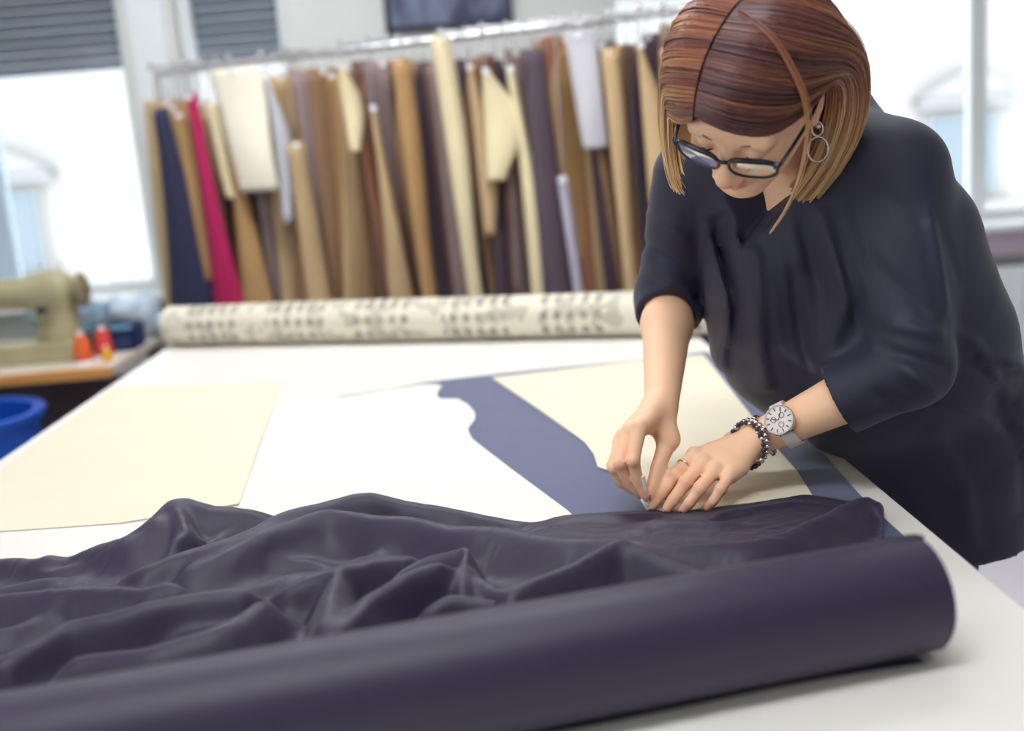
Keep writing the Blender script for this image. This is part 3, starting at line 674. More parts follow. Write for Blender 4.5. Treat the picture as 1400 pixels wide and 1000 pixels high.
for t_, c_, sh_, L_, w_, yw_, dr_, lb_ in (
        (0.105, 'ochre', 'strip', 0.62, 0.055, 0.5, 0.16, 'narrow ochre strip hanging between the navy and crimson pieces'),
        (0.165, 'cream', 'strip', 0.34, 0.05, 0.6, 0.14, 'short cream strip just right of the crimson piece'),
        (0.185, 'ochre', 'flare', 0.80, 0.06, 0.4, 0.10, 'ochre flared piece showing below the white piece'),
        (0.262, 'grey', 'curve', 0.52, 0.05, 0.5, 0.06, 'pale grey hooked piece on the right of the white piece'),
        (0.300, 'tan', 'panel', 0.98, 0.055, 0.6, 0.30, 'tan panel hanging low on the left half of the rail'),
        (0.385, 'cream', 'curve', 0.30, 0.05, 0.6, 0.05, 'small cream curved piece high on the left half of the rail'),
        (0.430, 'tan', 'flare', 0.74, 0.05, 0.5, 0.20, 'tan flared piece hanging at the middle of the rail'),
        (0.480, 'ochre', 'strip', 1.0, 0.06, 0.7, 0.06, 'long ochre strip left of the pale cream strip'),
        (0.580, 'tan', 'curve', 0.56, 0.05, 0.5, 0.10, 'tan curved piece right of the pale cream strip'),
        (0.672, 'plum', 'panel', 0.90, 0.06, 0.5, 0.08, 'plum panel standing forward on the right half of the rail'),
        (0.700, 'lilac', 'strip', 0.50, 0.035, 0.5, 0.48, 'lilac grey strip hanging low right of the cream flared piece'),
        (0.775, 'tan', 'strip', 0.96, 0.05, 0.6, 0.10, 'tan strip right of the short pale grey piece'),
        (0.815, 'tan', 'curve', 0.50, 0.055, 0.5, 0.09, 'tan hooked piece near the right end of the row'),
        (0.845, 'ochre', 'flare', 0.98, 0.05, 0.6, 0.12, 'ochre flared piece left of the midnight blue one')):
    piece(t_, c_, sh_, L_, w_, yw_, dr_, 0.02, lb_, 0.04, arm=0.14)
seq = ['tan', 'tan', 'brown', 'ochre', 'tan', 'umber', 'plum', 'rust', 'mauve', 'plum', 'mauve', 'brown', 'tan', 'ochre', 'brown', 'mauve', 'brown', 'ochre', 'tan', 'brown', 'umber', 'rust', 'mauve', 'plum', 'umber', 'brown', 'plum',
       'tan', 'umber', 'mauve', 'plum', 'brown', 'umber', 'plum', 'mauve', 'tan', 'brown', 'umber', 'rust', 'ochre', 'tan', 'plum', 'brown', 'ochre', 'umber', 'plum', 'tan', 'brown', 'mauve', 'umber']
shapes = ['panel', 'trouser', 'bodice', 'flare', 'strip', 'sleeve', 'panel', 'trouser']
rr_ = random.Random(5); ts = []
for i, cname in enumerate(seq):
    t = 0.050+0.83*(i+0.25*rr_.uniform(-1, 1))/(len(seq)-1)
    sh = shapes[rr_.randrange(len(shapes))]
    ts.append((t, cname, sh))
near_txt = ['near the navy one', 'left of the white one', 'right of the white one', 'in the left half of the row', 'in the middle of the row', 'near the bulging cream one', 'in the right half of the row', 'close to the midnight blue one']
cnt_lab = {}
SH = {'panel': 'straight', 'trouser': 'trouser-shaped', 'bodice': 'notched', 'flare': 'flared', 'strip': 'narrow', 'sleeve': 'sleeve-shaped'}
for i, (t, cname, sh) in enumerate(ts):
    key = (cname, sh); 
    place = near_txt[min(7, int((t-0.05)/0.84*8))]
    lab = '%s %s pattern piece hanging on the rail %s' % (NAMEC[cname], SH[sh], place)
    if lab in cnt_lab: lab = '%s %s pattern piece hanging next along %s' % (NAMEC[cname], SH[sh], place)
    cnt_lab[lab] = 1
    piece(t, cname, sh, rr_.uniform(0.9, 1.12), rr_.uniform(0.07, 0.15), rr_.choice([-1, 1])*rr_.uniform(0.75, 1.25) if rr_.random() < 0.4 else rr_.uniform(0.55, 1.0), (rr_.uniform(0.12, 0.17) if t < 0.16 else rr_.uniform(0.03, 0.10)), rr_.uniform(-0.04, 0.05), lab, rr_.uniform(-0.01, 0.07))

# ================================================================ SEWING BENCH AT THE LEFT
bn = empty('sewing_bench', (-1.95, 3.95, 0), 'wooden-edged sewing workbench by the left window', 'workbench')
MB().box((-1.985, 3.95, 0.782), (1.50, 0.70, 0.030)).build('worktop', mat('bench_top', (214, 206, 190), 0.5), bn, bevel=0.003)
MB().box((-1.985, 3.588, 0.782), (1.50, 0.026, 0.036)).build('front_edge', M_wood, bn, bevel=0.004)
for x in (-2.64, -1.28):
    for y in (3.66, 4.24): MB().box((x, y, 0.383), (0.05, 0.05, 0.767)).build('leg', M_dark, bn, bevel=0.003)
MB().box((-1.95, 4.24, 0.45), (1.3, 0.02, 0.4)).build('modesty_panel', mat('panel_plum', (92, 78, 88), 0.7), bn)
MB().box((-1.96, 3.70, 0.735), (0.5, 0.2, 0.06)).build('drawer', mat('panel_navy', (56, 58, 88), 0.6), bn, bevel=0.004)

M_mach = mat('machine_enamel', (176, 166, 130), 0.4, var=0.08, vscale=12); M_mach2 = mat('machine_enamel_worn', (150, 140, 108), 0.5, var=0.1, vscale=18)
sm = empty('sewing_machine', (-1.72, 3.86, 0.797), 'beige industrial sewing machine on the bench by the window', 'sewing machine')
z0 = 0.797
MB().box((-1.70, 3.86, z0+0.035), (0.60, 0.19, 0.07)).build('bed', M_mach, sm, bevel=0.01)
col = SDF((-2.1, 3.7, z0+0.04), (-1.3, 4.05, z0+0.36), 0.006)
col.cone((-1.485, 3.86, z0+0.08), (-1.485, 3.86, z0+0.25), 0.075, 0.062, 0.02, n=(0, 1, 0), q=0.9)
col.cone((-1.47, 3.86, z0+0.235), (-1.93, 3.86, z0+0.245), 0.058, 0.048, 0.04)
col.cone((-1.93, 3.86, z0+0.27), (-1.93, 3.86, z0+0.15), 0.055, 0.047, 0.03)
col.half((0, 0, z0+0.066), (0, 0, -1))
V, Q = col.mesh(2); raw_mesh('arm', V, Q, M_mach, sm)
MB().lathe([(0.0, 0), (0.045, 0), (0.06, 0.008), (0.062, 0.02), (0.05, 0.03), (0.02, 0.034), (0.0, 0.034)], (-1.405, 3.86, z0+0.235), (1, 0, 0), 28).build('handwheel', M_mach2, sm, smooth='auto')
MB().tube([(-1.93, 3.86, z0+0.16), (-1.93, 3.86, z0+0.085)], 0.007, 10).build('needle_bar', M_chrome, sm)
MB().box((-1.93, 3.85, z0+0.079), (0.03, 0.04, 0.01)).build('presser_foot', M_chrome, sm)
for k, x in enumerate((-1.45, -1.52)):
    MB().tube([(x, 3.86, z0+0.29), (x, 3.86, z0+0.34)], 0.003, 6).build('spool_pin', M_chrome, sm)
MB().box((-1.50, 3.775, z0+0.17), (0.05, 0.012, 0.075)).build('stitch_plate', M_mach2, sm, bevel=0.004)
MB().lathe([(0, 0), (0.014, 0), (0.014, 0.014), (0, 0.014)], (-1.50, 3.77, z0+0.185), (0, -1, 0), 18).build('stitch_dial', M_dark, sm, smooth='auto')

def cone_spool(loc, colr, lab, s=1.0):
    r = empty('thread_cone', loc, lab, 'thread'); x, y, z = loc
    MB().lathe([(0.0, 0), (0.036*s, 0), (0.036*s, 0.006*s), (0.030*s, 0.012*s), (0.0, 0.012*s)], loc, (0, 0, 1), 22).build('foot', M_white, r, smooth='auto')
    MB().lathe([(0.0, 0.012*s), (0.030*s, 0.012*s), (0.033*s, 0.02*s), (0.030*s, 0.04*s), (0.020*s, 0.095*s), (0.017*s, 0.098*s), (0, 0.098*s)], loc, (0, 0, 1), 22).build('thread', mat('thread_'+colr[0], colr[1], 0.75, bump=0.5, bscale=300), r, smooth='auto')
    MB().lathe([(0.0, 0.098*s), (0.009*s, 0.098*s), (0.007*s, 0.115*s), (0, 0.115*s)], loc, (0, 0, 1), 14).build('tip', M_white, r, smooth='auto')
cone_spool((-1.36, 3.70, z0), ('orange', (226, 100, 44)), 'orange cone of thread at the bench front')
cone_spool((-1.315, 3.78, z0), ('red', (214, 62, 60)), 'red cone of thread behind the orange one')
cone_spool((-1.268, 3.66, z0), ('yellow', (236, 176, 30)), 'small yellow cone of thread at the bench corner', 0.55)
sb = empty('storage_box', (-1.335, 3.97, z0), 'dark blue open storage box on the right end of the bench', 'box')
Mb = mat('box_blue', (44, 62, 112), 0.5)
for c, d in (((-1.335, 3.97, z0+0.004), (0.17, 0.14, 0.008)), ((-1.335, 3.903, z0+0.045), (0.17, 0.006, 0.09)), ((-1.335, 4.037, z0+0.045), (0.17, 0.006, 0.09)), ((-1.417, 3.97, z0+0.045), (0.006, 0.14, 0.09)), ((-1.253, 3.97, z0+0.045), (0.006, 0.14, 0.09))):
    MB().box(c, d).build('base' if d[2] < 0.02 else 'side', Mb, sb)
MB().box((-1.335, 3.895, z0+0.085), (0.18, 0.012, 0.014)).build('rim', mat('box_rim', (120, 170, 205), 0.5), sb, bevel=0.003)
# piled pale-blue cloths at the back of the bench
def cloth_pile(loc, d, colr, lab, seed):
    r_ = np.random.default_rng(seed); sd = SDF((loc[0]-d[0]*.75, loc[1]-d[1]*.75, loc[2]-0.02), (loc[0]+d[0]*.75, loc[1]+d[1]*.75, loc[2]+d[2]*1.6), 0.008)
    for k in range(9):
        p = np.array(loc)+[r_.uniform(-.35, .35)*d[0], r_.uniform(-.35, .35)*d[1], r_.uniform(0.15, 0.75)*d[2]]; e = p+[r_.uniform(-.3, .3)*d[0], r_.uniform(-.3, .3)*d[1], r_.uniform(-.1, .1)*d[2]]
        sd.cone(p, e, d[2]*r_.uniform(.2, .34), d[2]*r_.uniform(.15, .3), 0.02)
    sd.half((0, 0, loc[2]+0.001), (0, 0, -1)); V, Q = sd.mesh(1)
    raw_mesh('folded_cloth', V, Q, mat('cloth_'+colr[0], colr[1], 0.9, var=0.25, vscale=25), label=lab, cat='cloth')
cloth_pile((-1.56, 4.14, z0), (0.28, 0.22, 0.20), ('iceblue', (150, 176, 196)), 'ice blue crumpled cloth heaped beside the sewing machine', 3)
cloth_pile((-1.345, 4.17, z0), (0.22, 0.2, 0.17), ('paleblue', (196, 212, 224)), 'pale blue cloth heap behind the dark blue box', 4)
MB().box((-1.345, 3.86, z0+0.05), (0.05, 0.05, 0.1)).build('thread_tin', mat('tin_olive', (120, 122, 110), 0.4, metal=0.6), bevel=0.006, label='small olive tin standing next to the sewing machine', cat='tin')
# things under the bench
bk = empty('blue_bin', (-1.60, 3.26, 0), 'bright blue plastic bin on the floor in front of the bench', 'bin')
Mbb = mat('bin_plastic', (18, 84, 190), 0.3)
MB().lathe([(0.0, 0.0), (0.17, 0.0), (0.18, 0.02), (0.225, 0.71), (0.24, 0.71), (0.24, 0.74), (0.215, 0.74), (0.17, 0.03), (0.0, 0.03)], (-1.60, 3.26, 0), (0, 0, 1), 40).build('body', Mbb, bk, smooth='auto')
MB().tube([(-1.60+0.238*math.cos(a), 3.26+0.238*math.sin(a), 0.735) for a in np.linspace(0, 2*math.pi, 40, endpoint=False)], 0.012, 8, closed=True).build('rim', Mbb, bk, smooth=True)
for s_ in (-1, 1):
    MB().tube([(-1.60+s_*0.24, 3.24, 0.67), (-1.60+s_*0.285, 3.26, 0.665), (-1.60+s_*0.285, 3.34, 0.665), (-1.60+s_*0.24, 3.36, 0.67)], 0.008, 8).build('handle', Mbb, bk, smooth=True)
cb = empty('cardboard_box', (-1.47, 3.80, 0), 'brown cardboard box of cloth scraps under the bench', 'box'); Mcb = mat('carton', (150, 118, 104), 0.85, var=0.06)
for c, d in (((-1.47, 3.80, 0.008), (0.34, 0.32, 0.016)), ((-1.47, 3.644, 0.24), (0.34, 0.008, 0.48)), ((-1.47, 3.956, 0.24), (0.34, 0.008, 0.48)), ((-1.636, 3.80, 0.24), (0.008, 0.32, 0.48)), ((-1.304, 3.80, 0.24), (0.008, 0.32, 0.48))):
    MB().box(c, d).build('base' if d[2] < 0.1 else 'side', Mcb, cb)
for c, M_ in (((-1.47, 3.59, 0.47), (0.33, 0.10, 0.006)),): MB().box(c, M_).build('flap', Mcb, cb)
cloth_pile((-1.47, 3.80, 0.44), (0.24, 0.22, 0.12), ('scrap', (128, 96, 108)), 'plum cloth scraps filling the cardboard box under the bench', 8)

# ================================================================ THE WOMAN
J = {'SR': (0.3311, 1.6724, 1.3477), 'ER': (0.2993, 1.7364, 1.1571), 'WR': (0.2456, 1.5335, 1.0324), 'SL': (0.5901, 1.5024, 1.3431), 'EL': (0.567, 1.4242, 1.0824), 'WL': (0.3796, 1.4946, 0.9814), 'Lindex': [(0.2794, 1.4788, 0.968), (0.247, 1.455, 0.9482), (0.225, 1.4477, 0.9249), (0.2113, 1.4436, 0.9105)], 'Lmiddle': [(0.2883, 1.4636, 0.9599), (0.2572, 1.4353, 0.9428), (0.238, 1.4303, 0.921), (0.2292, 1.4294, 0.9105)], 'Lring': [(0.3013, 1.4496, 0.9523), (0.2727, 1.4186, 0.9373), (0.2574, 1.4163, 0.9196), (0.2507, 1.4204, 0.9105)], 'Llittle': [(0.321, 1.443, 0.9472), (0.3014, 1.4174, 0.935), (0.2891, 1.4145, 0.9194), (0.282, 1.4209, 0.9095)], 'Lthumb': [(0.3493, 1.5327, 0.9649), (0.2902, 1.5131, 0.9373), (0.2461, 1.4801, 0.921), (0.2181, 1.4658, 0.911)], 'Rindex': [(0.201, 1.454, 1.0232), (0.1863, 1.4326, 0.9816), (0.1924, 1.439, 0.9487), (0.2005, 1.4399, 0.9287)], 'Rmiddle': [(0.1895, 1.4689, 1.0151), (0.1697, 1.4469, 0.9747), (0.181, 1.4527, 0.9444), (0.1932, 1.4522, 0.9285)], 'Rring': [(0.1819, 1.486, 1.0027), (0.1631, 1.4632, 0.9641), (0.1738, 1.47, 0.9385), (0.1857, 1.4708, 0.9286)], 'Rlittle': [(0.1784, 1.503, 0.9909), (0.1637, 1.485, 0.9607), (0.1709, 1.4865, 0.939), (0.1811, 1.4885, 0.9298)], 'Rthumb': [(0.2451, 1.4893, 0.9907), (0.2243, 1.4628, 0.9586), (0.2073, 1.4438, 0.9289)]}
J = {k: ([np.array(p) for p in v] if isinstance(v, list) else np.array(v)) for k, v in J.items()}
HC = np.array([0.3631, 1.4123, 1.4526]); HS = 0.99
def head_axes(yaw, pitch, roll):
    f0 = np.array([math.cos(yaw), math.sin(yaw), 0]); z = np.array([0, 0, 1.0])
    F = math.cos(pitch)*f0-math.sin(pitch)*z; U = math.sin(pitch)*f0+math.cos(pitch)*z; L = np.cross(U, F)
    L, U = math.cos(roll)*L-math.sin(roll)*U, math.sin(roll)*L+math.cos(roll)*U
    return np.stack([L, F, U], 1)
HR = head_axes(math.radians(219), math.radians(50), math.radians(26))
def hp(x, y, z): return HC+HR@(np.array([x, y, z])*HS)      # head coordinates: her left, forward, up
side = nrm((J['SL']-J['SR'])*[1, 1, 0]); NB = np.array([0.472, 1.585, 1.386])
person = empty('person', (0.78, 1.70, 0.0), 'woman in loose navy dress and glasses bending over the table', 'person')
axis = nrm(np.array([0.70, 1.68, 0.93])-NB); front = -np.cross(side, axis)
if front[1] > 0: front = -front

# ---- body (one continuous surface: head, neck, shoulders, arms, hands)
H = 0.0026
B = SDF((0.13, 1.28, 0.89), (0.78, 1.84, 1.60), H)
def hell(c, r, k=0.012, op='add'): B.ell(hp(*c), [v*HS for v in r], HR, k*HS, op)
def hcone(a, b, ra, rb, k=0.008, op='add'): B.cone(hp(*a), hp(*b), ra*HS, rb*HS, k*HS, op)
hell((0, -0.012, 0.026), (0.074, 0.093, 0.086)); hell((0, 0.034, -0.028), (0.062, 0.056, 0.082), 0.02)
for s_ in (-1, 1):
    hcone((s_*0.052, 0.0, -0.045), (s_*0.018, 0.066, -0.094), 0.020, 0.018, 0.02)
    hell((s_*0.036, 0.058, -0.028), (0.026, 0.028, 0.026), 0.015)
hell((0, 0.074, -0.098), (0.022, 0.018, 0.016), 0.015)
hcone((-0.042, 0.072, 0.020), (0.042, 0.072, 0.020), 0.015, 0.015, 0.015)
for s_ in (-1, 1): hell((s_*0.031, 0.096, -0.001), (0.016, 0.014, 0.011), 0.012, 'sub')
for s_ in (-1, 1): hell((s_*0.031, 0.0745, 0.000), (0.0145, 0.0145, 0.0125), 0.003)
hcone((0, 0.082, 0.012), (0, 0.105, -0.034), 0.008, 0.0115, 0.008); hell((0, 0.107, -0.038), (0.0125, 0.0115, 0.0105), 0.006)
for s_ in (-1, 1):
    hell((s_*0.0125, 0.098, -0.041), (0.0085, 0.010, 0.008), 0.005); hell((s_*0.006, 0.106, -0.0505), (0.0035, 0.0045, 0.003), 0.002, 'sub')
hcone((-0.022, 0.079, -0.066), (0, 0.0915, -0.063), 0.0045, 0.0062, 0.005); hcone((0.022, 0.079, -0.066), (0, 0.0915, -0.063), 0.0045, 0.0062, 0.005)
hcone((-0.018, 0.079, -0.073), (0, 0.088, -0.0755), 0.0045, 0.0072, 0.005); hcone((0.018, 0.079, -0.073), (0, 0.088, -0.0755), 0.0045, 0.0072, 0.005)
for s_ in (-1, 1):   # ears: rim, lobe, hollow
    hell((s_*0.078, -0.014, -0.004), (0.0075, 0.018, 0.031), 0.006); hell((s_*0.076, -0.004, -0.032), (0.006, 0.009, 0.010), 0.006)
    hell((s_*0.087, -0.012, 0.000), (0.006, 0.011, 0.018), 0.004, 'sub')
# neck, shoulders, chest
B.cone(hp(0, -0.028, -0.055), NB+axis*0.02, 0.050, 0.056, 0.03)
B.cone(NB+axis*0.03, J['SL']-side*0.02, 0.050, 0.050, 0.04); B.cone(NB+axis*0.03, J['SR']+side*0.02, 0.050, 0.050, 0.04)
B.ell(NB+axis*0.16+front*0.015, (0.150, 0.105, 0.17), np.stack([side, front, axis], 1), 0.03)
for s_ in (-1, 1): B.ell(NB+axis*0.19+front*0.075+side*s_*0.07, (0.062, 0.062, 0.066), None, 0.03)
B.cone(NB+axis*0.2, NB+axis*0.43, 0.10, 0.105, 0.04)
for h in 'LR':
    Sh, El, Wr = J['S'+h], J['E'+h], J['W'+h]
    B.cone(Sh, El, 0.046, 0.036, 0.03); mid = El+(Wr-El)*0.28
    B.cone(El, mid, 0.036, 0.0385, 0.015); B.cone(mid, Wr, 0.0385, 0.0245, 0.015)
def hand(h, up):
    Wr = J['W'+h]; allp = np.array([Wr]+[p for f in ('index', 'middle', 'ring', 'little', 'thumb') for p in J[h+f]])
    P = SDF(B.lo+np.round((allp.min(0)-0.03-B.lo)/H)*H, allp.max(0)+0.035, H)
    # palm
    names = ('index', 'middle', 'ring', 'little'); rk = (0.0105, 0.0108, 0.0100, 0.0088)
    for i, f in enumerate(names):
        m = J[h+f][0]; w0 = Wr+(m-Wr)*0.15
        P.cone(w0, m-up*0.004, 0.0165, 0.0112, 0.012)
    for i in range(3):
        a, b = J[h+names[i]][0], J[h+names[i+1]][0]
        P.cone(Wr+(a-Wr)*0.75-up*0.006, Wr+(b-Wr)*0.75-up*0.006, 0.0115, 0.0115, 0.012)
    th = J[h+'thumb']; P.cone(Wr+(th[0]-Wr)*0.4, th[0], 0.017, 0.0150, 0.014); P.cone(th[0], J[h+'index'][0]*0.55+Wr*0.45-up*0.006, 0.013, 0.011, 0.014)
    Fg = P.like()
    for i, f in enumerate(names):
        q_ = J[h+f]; r0 = rk[i]; G = P.like(); rs = [r0, r0*0.86, r0*0.76, r0*0.66]
        G.chain(q_, rs, 0.0025)
        G.ell(q_[0]+up*0.0015, (r0*1.02,)*3, None, 0.004); G.ell(q_[1]+up*0.0006, (r0*0.93,)*3, None, 0.003)
        Fg.merge(G, 0.0)
    G = P.like()
    G.chain(th, [0.0148, 0.0108, 0.0098, 0.0078][:len(th)] if len(th) == 4 else [0.0140, 0.0098, 0.0074], 0.004); Fg.merge(G, 0.0)
    P.merge(Fg, 0.005)
    return P, np.round((P.lo-B.lo)/H).astype(int)
for h, up in (('L', nrm([0.0, -0.25, 1.0])), ('R', nrm([-0.6, -0.6, 0.5]))):
    P, off = hand(h, up)
    a = np.maximum(off, 0); e = np.minimum(off+P.n, B.n)
    slB = tuple(slice(a[d], e[d]) for d in range(3)); slP = tuple(slice(a[d]-off[d], e[d]-off[d]) for d in range(3))
    A = B.F[slB]; D_ = P.F[slP]; k = 0.012; hh = np.clip(0.5+0.5*(A-D_)/k, 0, 1); B.F[slB] = A*(1-hh)+D_*hh-k*hh*(1-hh)
V, Q = B.mesh(1)
# legs: coarser continuation below the dress
LB = SDF((0.5, 1.4, 0.0), (1.0, 1.95, 1.05), 0.009)
LB.cone((0.70, 1.66, 0.97), (0.74, 1.70, 0.88), 0.10, 0.115, 0.05)
for (hx, hy), (kx, ky), (fx, fy) in (((0.675, 1.80), (0.675, 1.85), (0.68, 1.88)), ((0.705, 1.67), (0.70, 1.69), (0.70, 1.72))):
    LB.cone((hx, hy, 0.86), (kx, ky, 0.48), 0.072, 0.052, 0.04); LB.cone((kx, ky, 0.48), (fx, fy, 0.30), 0.052, 0.050, 0.03); LB.cone((fx, fy, 0.30), (fx, fy, 0.08), 0.050, 0.034, 0.03)
V2, Q2 = LB.mesh(1)
Vb = np.vstack([V, V2]); Qb = np.vstack([Q, Q2+len(V)])
def blob(c, r): return np.exp(-((Vb-c)**2).sum(1)/(r*r))
base = np.array(lin((250, 201, 163))); pink = np.array(lin((222, 142, 120))); lip = np.array(lin((222, 150, 132))); nail = np.array(lin((236, 186, 170)))
wp = np.zeros(len(Vb))
for c, r, a in ([(hp(0.04, 0.075, -0.032), 0.022, 0.5), (hp(-0.04, 0.075, -0.032), 0.022, 0.5), (hp(0, 0.118, -0.042), 0.014, 0.55), (hp(0.08, -0.01, 0), 0.028, 0.6), (hp(-0.08, -0.01, 0), 0.028, 0.6)] + [(J[h+f][i], 0.012, 0.45) for h in 'LR' for f in ('index', 'middle', 'ring', 'little') for i in (1, 2)] + [(J[h+f][-1], 0.011, 0.6) for h in 'LR' for f in ('index', 'middle', 'ring', 'little', 'thumb')]):
    wp = np.maximum(wp, a*blob(c, r))
colr = base*(1-wp[:, None])+pink*wp[:, None]
lw = np.zeros(len(Vb))
for c in ((0, 0.093, -0.064), (0.012, 0.089, -0.065), (-0.012, 0.089, -0.065), (0, 0.09, -0.076), (0.011, 0.087, -0.075), (-0.011, 0.087, -0.075)): lw = np.maximum(lw, blob(hp(*c), 0.0075*HS))
lw = np.clip(lw*1.6-0.3, 0, 1)[:, None]; colr = colr*(1-lw)+lip*lw
M_skin = mat('skin', (224, 176, 146), 0.48, attr='Col', sss=0.12, bump=0.08, bscale=400)
body = raw_mesh('body', Vb, Qb, M_skin, person, colr)
M_nail = mat('nail_polish', (226, 170, 158), 0.25)
def nails():
    for h in 'LR':
        for f in ('index', 'middle', 'ring', 'little', 'thumb'):
            q_ = J[h+f]; d = nrm(q_[-1]-q_[-2]); up = nrm([0, -0.35, 1.0]) if h == 'L' else nrm([-0.45, -0.8, 0.25])
            up = nrm(up-d*(up@d)); sd = np.cross(d, up); r = 0.0062 if f != 'thumb' else 0.0078
            c = q_[-1]+up*r*1.02+d*0.0022; mb = MB(); vs = []
            for i in range(5):
                for j in range(5):
                    a = -1+j/2; b = -1+i/2; rr = math.sqrt(max(0, 1-0.25*a*a*b*b)); vs.append(c+sd*a*r*0.62*rr+d*b*r*0.85*rr-up*(0.42*r*a*a+0.12*r*b*b))
            o = mb.add(vs, [(i*5+j, i*5+j+1, i*5+j+6, i*5+j+5) for i in range(4) for j in range(4)]).build('fingernail', M_nail, person, smooth=True)
            md = o.modifiers.new('thickness', 'SOLIDIFY'); md.thickness = 0.0006
nails()
# brows, lash lines
M_brow = mat('brow_hair', (158, 112, 88), 0.8); M_lash = mat('lash_dark', (36, 28, 32), 0.6)
for s_ in (-1, 1):
    MB().tube(catmull([hp(s_*0.014, 0.0885, 0.017), hp(s_*0.030, 0.0865, 0.0225), hp(s_*0.047, 0.073, 0.019)], 12), [0.0006+0.0018*math.sin(math.pi*i/11) for i in range(12)], 8, flat=0.7).build('eyebrow', M_brow, person, smooth=True)
    MB().tube(catmull([hp(s_*0.020, 0.0815, -0.0075), hp(s_*0.031, 0.0872, -0.0095), hp(s_*0.043, 0.0785, -0.0065)], 12), 0.0010, 6, flat=1.2).build('eyelashes', M_lash, person, smooth=True)

# ---- dress
M_dress = mat('navy_dress_cloth', (29, 27, 52), 0.62, var=0.05, vscale=20, bump=0.12, bscale=500, sheen=0.12)
Dr = SDF((0.18, 1.26, 0.69), (0.96, 1.96, 1.50), 0.0042)
def sec(a, b, ra, rb, q_, k=0.04): Dr.cone(a, b, ra, rb, k, n=side, q=q_)
sec((0.484, 1.575, 1.335), (0.526, 1.595, 1.24), 0.100, 0.125, 1.50)
sec((0.526, 1.595, 1.24), (0.556, 1.61, 1.10), 0.125, 0.148, 1.45)
sec((0.556, 1.61, 1.10), (0.70, 1.68, 0.93), 0.150, 0.135, 1.35, 0.05)
sec((0.70, 1.68, 0.93), (0.716, 1.69, 0.68), 0.138, 0.136, 1.08, 0.05)
for s_ in (-1, 1): Dr.ell(NB+axis*0.185+front*0.085+side*s_*0.075, (0.085, 0.085, 0.09), None, 0.05)
Dr.cone(NB+axis*0.045-front*0.015, J['SL']-side*0.02, 0.062, 0.054, 0.05); Dr.cone(NB+axis*0.045-front*0.015, J['SR']+side*0.02, 0.062, 0.054, 0.05)
Dr.cone((0.535, 1.635, 1.412), (0.605, 1.665, 1.28), 0.064, 0.092, 0.05)
YV = (0.0, 1.0, 0.0)
SLEEVE_CREASES = [((0.500, 1.30), (0.545, 1.20), 0.005), ((0.515, 1.34), (0.59, 1.27), -0.005), ((0.505, 1.25), (0.58, 1.15), -0.005), ((0.52, 1.15), (0.60, 1.13), 0.006), ((0.515, 1.115), (0.60, 1.085), -0.006), ((0.53, 1.10), (0.585, 1.045), 0.006), ((0.50, 1.06), (0.545, 1.03), -0.004), ((0.59, 1.30), (0.605, 1.15), 0.005),
                  ((0.265, 1.30), (0.32, 1.25), 0.004), ((0.255, 1.25), (0.33, 1.20), -0.005), ((0.26, 1.21), (0.33, 1.165), 0.005), ((0.27, 1.165), (0.34, 1.15), -0.004)]
# sleeves (own grid, cut hollow at the cuffs, then joined on)
cutL = J['EL']+(J['WL']-J['EL'])*0.47; cutR = J['ER']+(J['WR']-J['ER'])*0.20
Sv = Dr.like()
Sv.cone(J['SL'], J['EL'], 0.058, 0.053, 0.02); Sv.cone(J['SR'], J['ER'], 0.058, 0.052, 0.02)
Sv.cone(J['EL'], cutL+nrm(J['WL']-J['EL'])*0.03, 0.053, 0.050, 0.02); Sv.cone(J['ER'], cutR+nrm(J['WR']-J['ER'])*0.03, 0.052, 0.051, 0.02)
for a, b, amp in SLEEVE_CREASES:
    p = np.array([(a[0], 0, a[1]), (b[0], 0, b[1])]); lo = np.array([p[:, 0].min()-0.04, 1.26, p[:, 2].min()-0.04]); hi = np.array([p[:, 0].max()+0.04, 1.52 if a[0] > 0.4 else 1.80, p[:, 2].max()+0.04])
    Sv.fold(p, amp*1.5, 0.009, YV, lo, hi)
for Ct, El, Wr in ((cutL, J['EL'], J['WL']), (cutR, J['ER'], J['WR'])):
    d = nrm(Wr-El); Sv.half(Ct, d, 0.002, Ct-0.09, Ct+0.09)
    Sv.cone(Ct-d*0.03, Ct+d*0.03, 0.0385, 0.0425, 0.003, 'sub')
XTRA = []
fr_ = random.Random(21)
for k in range(16):       # fine lines falling from the shoulders and across the hip
    x = 0.33+0.0165*k+fr_.uniform(-0.006, 0.006); z = 1.33-0.05*fr_.random()-(0.06 if x < 0.42 else 0); l = fr_.uniform(0.12, 0.26)
    XTRA.append(([(x, 0, z), (x+0.012+0.10*(x-0.42), 0, z-l*0.5), (x+0.02+0.25*(x-0.40)*l/0.2, 0, z-l)], fr_.choice([-0.005, 0.005, 0.004]), 0.010))
for k in range(9):
    x = 0.60+0.025*k; z = 1.16-0.035*k+fr_.uniform(-0.03, 0.03); XTRA.append(([(x, 0, z), (x+0.05, 0, z-0.03), (x+0.11, 0, z-0.10)], fr_.choice([-0.005, 0.005]), 0.012))
